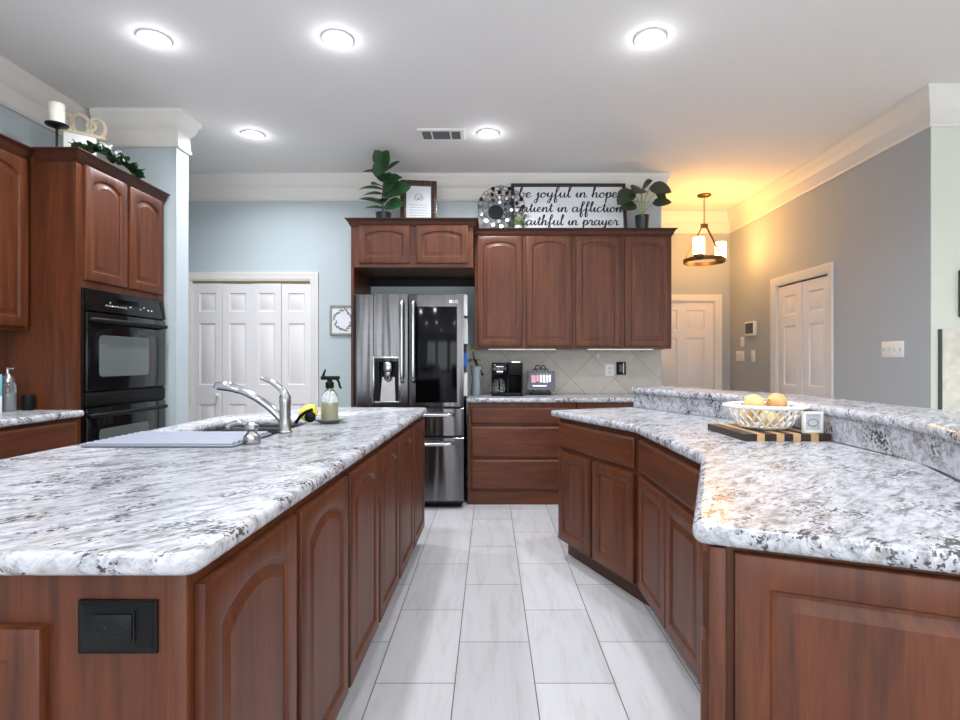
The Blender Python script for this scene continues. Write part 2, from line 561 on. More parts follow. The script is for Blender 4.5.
# ------------------------------------------------------------------ room shell
CEIL = 3.03
XL, XR, YB, YH, YS = -2.95, 2.91, 5.25, 6.57, 3.58
b = MB(); b.box(-4.9, 6.2, -3.3, 6.8, -0.12, 0); struct(b.build('floor', M_floor))
b = MB(); b.box(-4.9, 6.2, -3.3, 6.8, CEIL, CEIL + 0.12); struct(b.build('ceiling', M_ceil))
b = MB(); b.box(XL - 0.12, XL, -3.2, 3.92, 0, CEIL); struct(b.build('wall_left', M_wall))
b = MB(); b.box(XL - 0.12, -2.275, 3.92, 4.06, 0, CEIL); struct(b.build('wall_stub', M_wall))
b = MB(); b.box(-2.275, -2.263, 3.912, 4.068, 0, CEIL); struct(b.build('trim_1', mat('pale_blue_white_trim', (182, 192, 197), 0.6, var=0.02)))
b = MB(); b.box(-4.8, -4.68, 3.92, 6.7, 0, CEIL); b.box(-4.8, XL - 0.12, 3.92, 4.06, 0, CEIL); struct(b.build('wall_passage', M_wall))
# back wall with bifold opening
ox0, ox1, oz = -2.905, -1.73, 2.02
b = MB()
b.box(-4.68, ox0, YB, YB + 0.13, 0, CEIL); b.box(ox1, 1.66, YB, YB + 0.13, 0, CEIL); b.box(ox0, ox1, YB, YB + 0.13, oz, CEIL)
struct(b.build('wall_back', M_wall))
b = MB(); b.box(-4.68, 1.66, 6.3, 6.4, 0, CEIL); struct(b.build('wall_closet', M_wallr))
# hall walls
hx0, hx1, hz = 1.93, 2.735, 1.965
b = MB(); b.box(1.54, hx0, YH, YH + 0.12, 0, CEIL); b.box(hx1, XR + 0.12, YH, YH + 0.12, 0, CEIL); b.box(hx0, hx1, YH, YH + 0.12, hz, CEIL)
b.box(hx0, hx1, YH + 0.1, YH + 0.12, 0, hz)
struct(b.build('wall_hall', M_wallr))
b = MB(); b.box(1.54, 1.66, YB + 0.13, YH, 0, CEIL); struct(b.build('wall_hall_left', M_wallr))
ry0, ry1, rzt = 4.66, 5.52, 2.0
b = MB(); b.box(XR, XR + 0.12, YS + 0.1205, ry0, 0, CEIL); b.box(XR, XR + 0.0035, YS + 0.0005, YS + 0.1205, 0, CEIL); b.box(XR, XR + 0.12, ry1, YH, 0, CEIL); b.box(XR, XR + 0.12, ry0, ry1, rzt, CEIL)
b.box(XR + 0.10, XR + 0.12, ry0, ry1, 0, rzt)
struct(b.build('wall_right', M_wallr))
b = MB(); b.box(XR + 0.004, 6.0, YS, YS + 0.12, 0, CEIL); struct(b.build('wall_side', M_wallw))
b = MB(); b.box(6.0, 6.12, -3.2, YS + 0.12, 0, CEIL); struct(b.build('wall_far_right', M_wallw))
# rear wall behind the viewer with unseen tall windows added for light and reflections
b = MB()
fill_wins = [(-2.7, -1.3), (-1.0, 0.6), (1.0, 2.6), (3.0, 5.6)]
xs = XL
for (a, c) in fill_wins:
    b.box(xs, a, -3.2, -3.08, 0, CEIL); b.box(a, c, -3.2, -3.08, 0, 0.1); b.box(a, c, -3.2, -3.08, 2.5, CEIL); xs = c
b.box(xs, 6.0, -3.2, -3.08, 0, CEIL)
struct(b.build('wall_rear', M_wallw))
for k, (a, c) in enumerate(fill_wins):
    b = MB()
    for (x0, x1, z0, z1) in ((a, a + 0.06, 0.1, 2.5), (c - 0.06, c, 0.1, 2.5), (a, c, 0.1, 0.16), (a, c, 2.44, 2.5), ((a + c) / 2 - 0.02, (a + c) / 2 + 0.02, 0.16, 2.44), (a, c, 1.4, 1.44)):
        b.box(x0, x1, -3.17, -3.11, z0, z1)
    struct(b.build('fill_window_%d' % (k + 1), M_trim))

# crown moulding with frieze
CP = [(0, 2.775), (0.014, 2.775), (0.022, 2.79), (0.014, 2.805), (0.012, 2.9), (0.022, 2.91), (0.03, 2.925), (0.04, 2.94), (0.048, 2.97), (0.06, 2.993), (0.068, 3.006), (0.068, CEIL), (0, CEIL)]
b = MB(); b.sweep([(XL, 3.92), (XL, -3.08)], CP); 
struct(b.build('trim_2', M_trim))
b = MB(); b.sweep([(-4.68, 4.06), (-2.263, 4.06), (-2.263, 3.92), (XL + 0.1, 3.92)], CP)
struct(b.build('trim_3', M_trim))
b = MB(); b.sweep([(1.66, YB + 0.6), (1.66, YB), (-4.68, YB)], CP); struct(b.build('trim_4', M_trim))
b = MB(); b.sweep([(6.0, YS), (XR, YS), (XR, YH), (1.66, YH)], CP); struct(b.build('trim_5', M_trim))
# baseboards
BP = [(0, 0), (0.016, 0), (0.016, 0.1), (0.01, 0.125), (0, 0.13)]
b = MB(); b.sweep([(XR, YS), (XR, ry0 - 0.08)], BP); b.sweep([(XR, ry1 + 0.08), (XR, YH), (hx1 + 0.09, YH)], BP); struct(b.build('baseboard_right', M_trim))
b = MB(); b.sweep([(ox0 - 0.08, YB), (-4.68, YB)], BP); b.sweep([(-1.18, YB), (ox1 + 0.08, YB)], BP); struct(b.build('baseboard_back', M_trim))
# tile backsplash on the back wall
b = MB(); b.box(-0.2, 1.655, YB - 0.012, YB, 0.914, 1.36); o = b.build('trim_6', M_splash); struct(o)


def casing(x0, x1, zt, w=0.07, t=0.02):
    """door casing in a local frame, front facing -y, wall face at y=0"""
    m = MB()
    prof = [(0, 0), (w, 0), (w, -t), (w * 0.75, -t), (w * 0.6, -t * 0.7), (w * 0.25, -t * 0.6), (0.006, -t * 0.45), (0, -t * 0.3)]
    L = []
    L.append([(x0 - o, y, 0) for o, y in prof]); L.append([(x0 - o, y, zt + o) for o, y in prof])
    L.append([(x1 + o, y, zt + o) for o, y in prof]); L.append([(x1 + o, y, 0) for o, y in prof])
    m.loops(L)
    # jamb lining
    m.box(x0, x0 + 0.012, 0, 0.1, 0, zt); m.box(x1 - 0.012, x1, 0, 0.1, 0, zt); m.box(x0 + 0.012, x1 - 0.012, 0, 0.1, zt - 0.012, zt)
    return m


def leaf_panels(m, w, h, cols, rows, st=0.05, t=0.033):
    """stile-and-rail door leaf; cols = number of panels across, rows = list of (z0,z1)"""
    pw = (w - st * (cols + 1)) / cols
    zs = [0] + [z for r in rows for z in r] + [h]
    for k in range(cols + 1):
        x = k * (pw + st); m.box(x, x + st, -t, 0, 0, h)
    for c in range(cols):
        x0 = st + c * (pw + st)
        for k in range(0, len(zs), 2):
            m.box(x0, x0 + pw, -t, 0, zs[k], zs[k + 1])
        for (z0, z1) in rows:
            def lp(d, y):
                return [(x0 + d, y, z0 + d), (x0 + pw - d, y, z0 + d), (x0 + pw - d, y, z1 - d), (x0 + d, y, z1 - d)]
            m.loops([lp(0, -t), lp(0.008, -t + 0.012), lp(0.014, -t + 0.012), lp(0.034, -t + 0.004), lp(0.036, -t + 0.003)], cap0=False)


def door_root(name, loc, rz):
    r = bpy.data.objects.new(name, None); COL.objects.link(r)
    r.location = loc; r.rotation_euler = (0, 0, math.radians(rz)); struct(r)
    return r


# door_1: four-leaf bifold in the back wall
R = door_root('door_1', (0, YB, 0), 0)
casing(ox0, ox1, oz).build('door_casing', M_trim, R)
lw = (ox1 - ox0 - 0.024 - 0.012) / 4
for k in range(4):
    m = MB(); m.M = T(ox0 + 0.012 + 0.002 + k * (lw + 0.003), 0.058, 0.012) @ Rz(1.2 if k % 2 else -1.2)
    leaf_panels(m, lw, 1.972, 1, [(0.22, 0.80), (0.985, 1.585), (1.70, 1.88)], 0.062)
    lf = m.build('door_leaf', M_door, R)
    if k == 0:
        m = MB(); m.M = T(ox0 + 0.012 + lw - 0.03, 0.0, 0.9); m.cyl((0, 0.025, 0), (0, -0.005, 0), 0.008); m.sphere((0, -0.015, 0), 0.017); m.build('door_knob', M_white, lf)
m = MB(); m.box(ox0 + 0.012, ox1 - 0.012, 0.035, 0.05, 1.99, 2.008); m.build('door_track', M_track, R)
# door_2: six-panel door at the end of the hall
R = door_root('door_2', (0, YH, 0), 0)
casing(hx0, hx1, hz).build('door_casing', M_trim, R)
m = MB(); m.M = T(hx0 + 0.014, 0.06, 0.01); leaf_panels(m, hx1 - hx0 - 0.028, hz - 0.025, 2, [(0.2, 0.78), (0.9, 1.5), (1.6, 1.84)], 0.11)
m.build('door_leaf', M_door, R)
# door_3: two-leaf door in the right wall (local frame turned to face -x)
R = door_root('door_3', (XR, ry1, 0), -90)
LW = ry1 - ry0
casing(0, LW, rzt).build('door_casing', M_trim, R)
w2 = (LW - 0.03) / 2
for k in range(2):
    m = MB(); m.M = T(0.014 + k * (w2 + 0.003), 0.055, 0.012) @ Rz(1.0 if k % 2 else -1.0)
    leaf_panels(m, w2, rzt - 0.04, 1, [(0.22, 0.80), (0.985, 1.56), (1.67, 1.86)], 0.10)
    m.build('door_leaf', M_door, R)
m = MB(); m.box(0.012, LW - 0.012, 0.03, 0.05, rzt - 0.027, rzt - 0.012); m.build('door_track', M_dkgrey, R)

# ------------------------------------------------------------------ recessed ceiling lamps, vent, chandelier
tops = [(-1.87, 3.02, 'recessed ceiling lamp above the oven side of the island, front left'),
        (-0.85, 3.025, 'recessed ceiling lamp over the island, front row centre'),
        (0.89, 3.015, 'recessed ceiling lamp over the angled peninsula, front right'),
        (-1.88, 4.30, 'recessed ceiling lamp in front of the white bifold closet doors'),
        (-0.016, 4.28, 'recessed ceiling lamp in front of the upper cabinets beside the vent'),
        ]
fill_lamps = [(-1.89, 1.6), (-0.86, 1.6), (0.9, 1.6), (-1.89, 0.1), (-0.86, 0.1), (0.9, 0.1), (2.6, 0.9), (2.6, -1.4), (4.4, 0.9), (4.4, -1.4), (-0.4, -1.6)]  # unseen lamps added outside the view to fill the room with light
for i, (x, y, lb) in enumerate(tops + [(x, y, 'unseen recessed ceiling lamp added as fill outside the view') for x, y in fill_lamps]):
    t = thing('recessed_light', lb, 'ceiling light', (x, y, CEIL), 0, 'recessed ceiling lamps' if i < 5 else 'unseen recessed lamps added for fill light')
    m = MB(); m.lathe([(0.085, 0), (0.088, -0.004), (0.083, -0.008), (0.066, -0.006), (0.064, 0)], cap0=False, cap1=False); m.build('trim_ring', M_white, t)
    m = MB(); m.lathe([(0.065, -0.003), (0.05, -0.007), (0.0, -0.009)], cap0=True); m.build('lamp_face', M_lamp, t)
    ld = bpy.data.lights.new('recessed_lamp', 'AREA'); ld.shape = 'DISK'; ld.size = 0.13; ld.energy = DOWN_W; ld.color = (0.91, 0.95, 1.0); ld.spread = math.radians(150)
    lo = bpy.data.objects.new('recessed_lamp', ld); COL.objects.link(lo); lo.parent = t; lo.location = (0, 0, -0.02)
    if i in (3, 4): ld.energy = DOWN_W * 1.5
    if i in (8, 9, 10): ld.energy = DOWN_W * 0.5
    pl = bpy.data.lights.new('lamp_glow', 'POINT'); pl.energy = 1.6; pl.color = (0.9, 0.94, 1.0); pl.shadow_soft_size = 0.03
    po = bpy.data.objects.new('lamp_glow', pl); COL.objects.link(po); po.parent = t; po.location = (0, 0, -0.045)

t = thing('ceiling_vent', 'white louvred air vent in the ceiling over the refrigerator', 'air vent', (-0.385, 4.30, CEIL))
m = MB()
for (x0, x1, y0, y1) in ((-0.18, 0.18, -0.105, -0.075), (-0.18, 0.18, 0.075, 0.105), (-0.18, -0.15, -0.075, 0.075), (0.15, 0.18, -0.075, 0.075), (-0.08, -0.068, -0.075, 0.075), (0.068, 0.08, -0.075, 0.075)):
    m.box(x0, x1, y0, y1, -0.012, 0)
m.build('vent_frame', M_white, t)
m = MB()
for k in range(9):
    y = -0.066 + k * 0.0165
    for (x0, x1) in ((-0.15, -0.08), (-0.068, 0.068), (0.08, 0.15)):
        m.loops([[(x0, y, -0.002), (x0, y + 0.003, -0.002), (x0, y + 0.012, -0.010), (x0, y + 0.009, -0.010)], [(x1, y, -0.002), (x1, y + 0.003, -0.002), (x1, y + 0.012, -0.010), (x1, y + 0.009, -0.010)]])
m.build('louvers', mat('grey_louver', (98, 98, 100), 0.5), t)
m = MB(); m.box(-0.15, 0.15, -0.075, 0.075, -0.0015, -0.0005); m.build('vent_duct', M_blackm, t)

t = thing('chandelier', 'bronze ring chandelier with two lit glass shades hanging in the hall', 'chandelier', (2.32, 5.87, CEIL))
m = MB(); m.lathe([(0.07, 0), (0.075, -0.01), (0.06, -0.022), (0.015, -0.03), (0.0, -0.032)], cap0=True); m.build('canopy', M_bronze, t)
m = MB(); ch = []
zz = -0.03
k = 0
while zz > -0.31:
    a = (0.009, 0) if k % 2 else (0, 0.009)
    m.tube([(a[0] * math.cos(q * PI / 4), a[1] * math.cos(q * PI / 4), zz - 0.015 + 0.017 * math.sin(q * PI / 4)) for q in range(8)], 0.0028, 6, closed=True)
    zz -= 0.026; k += 1
m.build('chain', M_bronze, t)
RZ = -0.715
m = MB(); m.box(-0.035, 0.035, -0.02, 0.02, -0.36, -0.315, 0.004)
for sg in (-1, 1):
    m.M = Matrix.Identity(4)
    m.loops([[(sg * 0.03, -0.016, -0.35), (sg * 0.03, 0.016, -0.35), (sg * 0.022, 0.016, -0.35), (sg * 0.022, -0.016, -0.35)],
             [(sg * 0.205, -0.016, RZ + 0.02), (sg * 0.205, 0.016, RZ + 0.02), (sg * 0.197, 0.016, RZ + 0.02), (sg * 0.197, -0.016, RZ + 0.02)]])
st = m.build('support_strap', M_bronze, t)
m = MB(); m.lathe([(0.215, RZ - 0.02), (0.215, RZ + 0.02), (0.203, RZ + 0.02), (0.203, RZ - 0.02), (0.215, RZ - 0.02)], n=48, cap0=False, cap1=False); m.build('ring', M_bronze, t)
for (ax, ay) in ((-0.125, -0.175), (0.205, 0.06)):
    m = MB(); m.M = T(ax, ay, RZ)
    m.lathe([(0.02, -0.02), (0.05, -0.0), (0.056, 0.03), (0.05, 0.036), (0.03, 0.04)]); cup = m.build('shade_cup', M_bronze, t)
    m = MB(); m.M = T(ax, ay, RZ + 0.04)
    m.lathe([(0.05, 0), (0.056, 0.005), (0.056, 0.17), (0.052, 0.17), (0.052, 0.008), (0, 0.006)], cap0=True, cap1=False); m.build('glass_shade', M_bulb, t)


# ------------------------------------------------------------------ cabinets
CROWNP = [(0, -0.065), (0.004, -0.065), (0.008, -0.058), (0.012, -0.05), (0.016, -0.046), (0.018, -0.034), (0.03, -0.016), (0.04, -0.008), (0.044, -0.006), (0.044, 0.0), (0, 0)]


def cabinet(name, label, loc, rz, w, d, z0, z1, fronts, toe=0.0, group=None, hollow=False, cat='cabinet', extra_sides=None, plinth=False, lid=True):
    t = thing(name, label, cat, loc, rz, group)
    m = MB()
    if hollow:
        p = 0.02
        m.box(0, w, 0, p, z0, z1); m.box(0, p, p, d, z0, z1); m.box(w - p, w, p, d, z0, z1)
        m.box(p, w - p, d - p, d, z0, z1); m.box(p, w - p, p, d - p, z0, z0 + p)
    else:
        m.box(0, w, 0, d, z0, z1, 0.0015, 1)
    m.build('carcass', M_wood, t)
    if toe:
        m = MB(); m.box(0.0, w, (0.0 if plinth else toe), d - 0.01, 0, z0)
        if plinth: m.box(-0.0, w, -0.006, 0.0, 0.0, z0 - 0.012)
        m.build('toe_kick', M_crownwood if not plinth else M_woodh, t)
    for f in fronts:
        kind, u0, u1, a, c = f[:5]
        m = MB(); m.M = T(u0, -0.001, a)
        if kind == 'arch': m.panel(u1 - u0, c - a, arch=f[5] if len(f) > 5 else 0.05, toprail=0.05)
        elif kind == 'square': m.panel(u1 - u0, c - a)
        elif kind == 'drawer': m.panel(u1 - u0, c - a, raised=False)
        m.build('drawer_front' if kind == 'drawer' else 'door', M_woodh if kind == 'drawer' else M_wood, t)
    return t


# island: three units side by side along the aisle, one granite top
ISL = 88.9
import itertools
iu = Vector((math.cos(math.radians(ISL)), math.sin(math.radians(ISL))))
I0 = Vector((-0.512, 0.92))
pitch = 0.4567


def idoors(n, h0=0.115, h1=0.845):
    return [('arch', k * pitch + 0.016, (k + 1) * pitch - 0.016, h0, h1, 0.046) for k in range(n)]


tA = cabinet('island_cabinet', 'nearest island cabinet with two arched cherry doors and black outlet on its end', (I0.x, I0.y, 0), ISL, 2 * pitch, 1.0, 0.09, 0.8725, idoors(2), toe=0.07, group='island base cabinets')
m = MB(); m.M = T(-0.0, 0.90, 0.115) @ Rz(-90); m.panel(0.66, 0.667); m.build('end_panel', M_wood, tA)
m = MB(); m.box(-0.012, 0, -0.004, 0.03, 0.02, 0.8725, 0.003); m.build('corner_post', M_wood, tA)
p = I0 + iu * 2 * pitch
cabinet('island_cabinet', 'middle island cabinet with three arched cherry doors below the sink', (p.x, p.y, 0), ISL, 3 * pitch, 1.0, 0.09, 0.8725, idoors(3), toe=0.07, group='island base cabinets', hollow=True)
p = I0 + iu * 5 * pitch
cabinet('island_cabinet', 'farthest island cabinet with a single arched cherry door by the refrigerator', (p.x, p.y, 0), ISL, pitch, 0.66, 0.09, 0.8725, idoors(1), toe=0.07, group='island base cabinets')

island_poly = fillet([(-0.482, 0.885), (-0.425, 3.70), (-1.2, 3.72), (-1.56, 3.12), (-1.60, 0.885)], [0.03, 0.04, 0.1, 0.15, 0.03])
SX0, SX1, SY0, SY1 = -1.42, -0.925, 2.14, 2.97
sink_poly = fillet([(SX1, SY0), (SX1, SY1), (SX0, SY1), (SX0, SY0)], [0.1, 0.14, 0.14, 0.1], 8)
m = MB(); m.slab(island_poly, 0.8745, 0.914)
isl = m.build('island_countertop', M_granite)
tag(isl, 'speckled white granite worktop of the island with a sink cut-out', 'countertop', 'granite worktops')
m = MB(); m.prism(sink_poly, 0.8, 1.0); cut = m.build('cutter', M_granite)
md = isl.modifiers.new('hole', 'BOOLEAN'); md.object = cut; md.operation = 'DIFFERENCE'; md.solver = 'EXACT'
dg = bpy.context.evaluated_depsgraph_get()
me = bpy.data.meshes.new_from_object(isl.evaluated_get(dg))
isl.modifiers.clear(); isl.data = me
bpy.data.objects.remove(cut)

t = thing('kitchen_sink', 'undermounted steel sink set in the island worktop behind the faucet', 'sink', (0, 0, 0))
m = MB()
L = [[(x, y, z) for x, y in offset_poly(sink_poly, d)] for d, z in ((-0.012, 0.8735), (-0.001, 0.8735), (0.004, 0.85), (0.012, 0.72), (0.05, 0.69))]
m.loops(L, cap0=False, cap1=True); m.build('basin', mat('dark_sink_steel', (58, 58, 60), 0.4, 0.7, var=0.05), t, normals=False)
m = MB(); m.lathe([(0.045, 0.692), (0.045, 0.6965), (0.03, 0.694), (0, 0.693)], c=((SX0 + SX1) / 2, (SY0 + SY1) / 2, 0)); m.build('drain', M_chrome, t)

# peninsula
A, B, C, D = (0.382, 3.49), (0.71, 2.68), (0.71, 1.82), (0.391, 1.05)
PEN = [A, B, C, D]
inner = PEN
back = off_line(PEN, 0.64)
pen_poly = fillet(PEN + back[::-1], [0.03, 0.06, 0.06, 0.035, 0.0, 0.0, 0.0, 0.0], 5)
m = MB(); m.slab(pen_poly, 0.8745, 0.914)
tag(m.build('peninsula_countertop', M_granite), 'speckled white granite worktop of the angled peninsula under the onion bowl', 'countertop', 'granite worktops')
face = off_line(PEN, 0.035)
Bf, Cf = face[1], face[2]
dAB = Vector((math.sin(math.radians(22.5)), -math.cos(math.radians(22.5))))
dAB = (Vector(B) - Vector(A)).normalized()
dCD = (Vector(D) - Vector(C)).normalized()
Af = Vector(face[0]) + dAB * 0.075
Df = Vector(face[3]) - dCD * 0.03


def ang(d): return math.degrees(math.atan2(d.y, d.x))


L1 = (Vector(Bf) - Af).length - 0.002
cabinet('peninsula_cabinet', 'far angled peninsula cabinet with one wide drawer above two square-panel doors', (Af.x, Af.y, 0), ang(dAB), L1, 0.575, 0.1, 0.8725,
        [('drawer', 0.012, L1 - 0.03, 0.69, 0.845), ('square', 0.012, L1 / 2 - 0.02, 0.115, 0.665), ('square', L1 / 2 + 0.0, L1 - 0.03, 0.115, 0.665)], toe=0.06, group='peninsula base cabinets')
L2 = Bf[1] - Cf[1] - 0.004
cabinet('peninsula_cabinet', 'middle peninsula cabinet facing the aisle with a drawer over two square-panel doors', (Bf[0], Bf[1] - 0.002, 0), -90, L2, 0.575, 0.1, 0.8725,
        [('drawer', 0.03, L2 - 0.03, 0.69, 0.845), ('square', 0.03, L2 / 2 - 0.006, 0.115, 0.665), ('square', L2 / 2 + 0.006, L2 - 0.03, 0.115, 0.665)], toe=0.06, group='peninsula base cabinets')
L3 = (Df - Vector(Cf)).length - 0.002
p = Vector(Cf) + dCD * 0.002
t = cabinet('peninsula_cabinet', 'nearest peninsula cabinet whose end shows a large raised cherry panel', (p.x, p.y, 0), ang(dCD), L3, 0.58, 0.1, 0.8725,
            [('drawer', 0.03, L3 - 0.03, 0.69, 0.845), ('square', 0.03, L3 / 2 - 0.006, 0.115, 0.665), ('square', L3 / 2 + 0.006, L3 - 0.03, 0.115, 0.665)], toe=0.06, group='peninsula base cabinets')
m = MB(); m.M = T(L3 + 0.001, 0.04, 0.06) @ Rz(90); m.panel(0.535, 0.805, rail=0.06); m.build('end_panel', M_wood, t)
m = MB(); m.box(L3, L3 + 0.022, -0.004, 0.026, 0.02, 0.872, 0.003); m.build('corner_post', M_wood, t)
m = MB(); m.box(L3 - 0.03, L3, 0.0, 0.57, 0.0, 0.1); m.build('end_plinth', M_wood, t)
m = MB(); m.box(L3 - 0.03, L3 + 0.004, -0.0245, -0.005, 0.0, 0.45, 0.003); m.build('edge_strip', M_wood, t)

# raised bar behind the peninsula
t = thing('raised_bar', 'raised granite bar ledge with granite backsplash behind the peninsula worktop', 'bar counter', (0, 0, 0))


def smooth_path(o, r):
    P = [tuple(Vector(A) + dAB * 0.02), B, C, tuple(Vector(D) + dCD * 0.02)]
    Q = off_line(P, o)
    out = [Q[0]]
    for i in (1, 2):
        b_ = Vector(Q[i]); d0 = (Vector(Q[i - 1]) - b_).normalized(); d1 = (Vector(Q[i + 1]) - b_).normalized()
        p0, p1 = b_ + d0 * r, b_ + d1 * r
        for k in range(9):
            q = k / 8
            out.append(tuple(p0 * (1 - q) ** 2 + b_ * 2 * q * (1 - q) + p1 * q * q))
    out.append(Q[3])
    dense = []
    for p0, p1 in zip(out, out[1:]):
        n_ = max(1, int((Vector(p1) - Vector(p0)).length / 0.1))
        dense += [tuple(Vector(p0).lerp(Vector(p1), j / n_)) for j in range(n_)]
    return dense + [out[-1]]


def rect(o0, o1, z0, z1):
    return [(o0, z0), (o1, z0), (o1, z1), (o0, z1)]


m = MB(); m.sweep(smooth_path(0.64, 0.2), rect(0.0005, 0.02, 0.9145, 1.01)); m.build('granite_backsplash', M_granite, t)
m = MB(); m.sweep(smooth_path(0.64, 0.2), rect(0.021, 0.12, 0.0, 1.01)); m.build('knee_wall', M_wallw, t)
pf = []
bw, bz0, bz1, brd = 0.35, 1.0105, 1.05, 0.018
for (co, cz, a0) in ((brd, bz0 + brd, PI), (bw - brd, bz0 + brd, 1.5 * PI), (bw - brd, bz1 - brd, 0.0), (brd, bz1 - brd, 0.5 * PI)):
    for k in range(5): pf.append((co + brd * math.cos(a0 + k * PI / 8) - 0.02, cz + brd * math.sin(a0 + k * PI / 8)))
m = MB(); m.sweep(smooth_path(0.64, 0.2), pf); m.build('bar_top', M_granite, t)

# back wall base cabinets and worktop
YF = 4.65
for k, (x, lb) in enumerate(((-0.19, 'cherry base cabinet with three wide drawers beside the refrigerator'), (0.745, 'cherry drawer cabinet hidden behind the far end of the peninsula'))):
    w = 0.93 if k == 0 else 0.90
    cabinet('drawer_cabinet', lb, (x, YF, 0), 0, w, 0.585, 0.118, 0.8725,
            [('drawer', 0.028, w - 0.012, 0.69, 0.83), ('drawer', 0.028, w - 0.012, 0.405, 0.668), ('drawer', 0.028, w - 0.012, 0.13, 0.385)], toe=0.02, plinth=True, group='back wall drawer cabinets')
m = MB(); m.slab(fillet([(-0.205, YF - 0.035), (1.655, YF - 0.035), (1.655, YB - 0.0125), (-0.205, YB - 0.0125)], [0.02, 0.02, 0, 0]), 0.8745, 0.914)
tag(m.build('back_countertop', M_granite), 'narrow speckled granite worktop under the coffee maker on the back wall', 'countertop', 'granite worktops')

# back wall upper cabinets
CT = 2.43
for k, (x, lb) in enumerate(((-0.138, 'upper cherry cabinet with two tall arched doors nearer the refrigerator'), (0.7565, 'upper cherry cabinet with two tall arched doors at the hall end under the written sign'))):
    t = cabinet('upper_cabinet', lb, (x, 4.925, 0), 0, 0.893, 0.308, 1.342, 2.40,
                [('arch', 0.006 + 0.016 if k == 0 else 0.02, 0.43, 1.36, 2.362, 0.035), ('arch', 0.465, 0.875, 1.36, 2.362, 0.035)], group='upper cabinets on the back wall')
    m = MB()
    path = [(0.893, -0.001), (0, -0.001)] if k == 0 else [(0.893, 0.30), (0.893, -0.001), (0, -0.001)]
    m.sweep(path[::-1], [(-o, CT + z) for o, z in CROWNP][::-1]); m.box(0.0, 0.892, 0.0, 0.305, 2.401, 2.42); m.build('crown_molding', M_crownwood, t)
    m = MB(); m.box(0.12 if k == 0 else 0.14, 0.74, 0.03, 0.08, 1.331, 1.3415, 0.003)
    o = m.build('under_cabinet_light', M_strip); o.location = (x, 4.925, 0)
    tag(o, ('white strip light under the upper cabinet nearer the refrigerator', 'white strip light under the upper cabinet at the hall end')[k], 'light', 'strip lights under the upper cabinets')

# refrigerator surround
t = cabinet('fridge_cabinet', 'cherry cabinet with two small arched doors bridging over the refrigerator', (-1.175, 4.58, 0), 0, 1.033, 0.66, 2.02, 2.40,
            [('arch', 0.07, 0.50, 2.055, 2.375, 0.03), ('arch', 0.553, 0.99, 2.055, 2.375, 0.03)])
m = MB(); m.box(0, 0.022, 0, 0.665, 0, 2.02); m.build('side_panel', M_wood, t)
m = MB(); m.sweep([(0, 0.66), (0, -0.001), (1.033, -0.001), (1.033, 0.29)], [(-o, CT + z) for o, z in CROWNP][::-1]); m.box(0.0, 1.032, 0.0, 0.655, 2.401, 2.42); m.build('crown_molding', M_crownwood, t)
m = MB(); m.box(0.023, 1.03, 0.645, 0.665, 1.95, 2.019); m.build('back_rail', M_blackm, t)

# tall oven cabinet and neighbours on the left wall (front faces +x)
OF = -2.35
t = cabinet('oven_cabinet', 'tall cherry wall-oven cabinet with two arched doors on top', (OF, 3.08, 0), 90, 0.825, 0.585, 0.0, 2.40,
            [('arch', 0.05, 0.405, 1.70, 2.365, 0.042), ('arch', 0.435, 0.79, 1.70, 2.365, 0.042)])
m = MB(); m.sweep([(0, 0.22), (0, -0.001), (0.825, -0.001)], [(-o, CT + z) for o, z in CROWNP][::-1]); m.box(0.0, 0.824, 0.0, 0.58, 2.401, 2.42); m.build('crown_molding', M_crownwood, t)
m = MB(); m.box(-0.004, 0, -0.001, 0.02, 0, 2.37); m.build('edge_stile', M_wood, t)

t = cabinet('upper_cabinet', 'cherry upper cabinet at the left edge beside the oven tower', (-2.62, 2.10, 0), 90, 0.975, 0.32, 1.40, 2.40,
            [('arch', 0.02, 0.48, 1.42, 2.36, 0.05), ('arch', 0.50, 0.955, 1.42, 2.36, 0.05)])
m = MB(); m.sweep([(0, 0.32), (0, -0.001), (0.975, -0.001)], [(-o, CT + z) for o, z in CROWNP][::-1]); m.box(0, 0.974, 0, 0.315, 2.401, 2.42); m.build('crown_molding', M_crownwood, t)
t = cabinet('base_cabinet', 'cherry base cabinet with a drawer at the left edge beside the ovens', (-2.335, 2.18, 0), 90, 0.895, 0.61, 0.1, 0.913,
            [('drawer', 0.02, 0.865, 0.70, 0.895), ('square', 0.02, 0.44, 0.115, 0.68), ('square', 0.455, 0.865, 0.115, 0.68)], toe=0.06)
m = MB(); m.slab(fillet([(-2.30, 2.10), (-2.30, 3.078), (-2.948, 3.078), (-2.948, 2.10)], [0.02, 0.01, 0, 0]), 0.9145, 0.954)
tag(m.build('side_countertop', M_granite), 'short speckled granite worktop at the left edge beside the ovens', 'countertop', 'granite worktops')

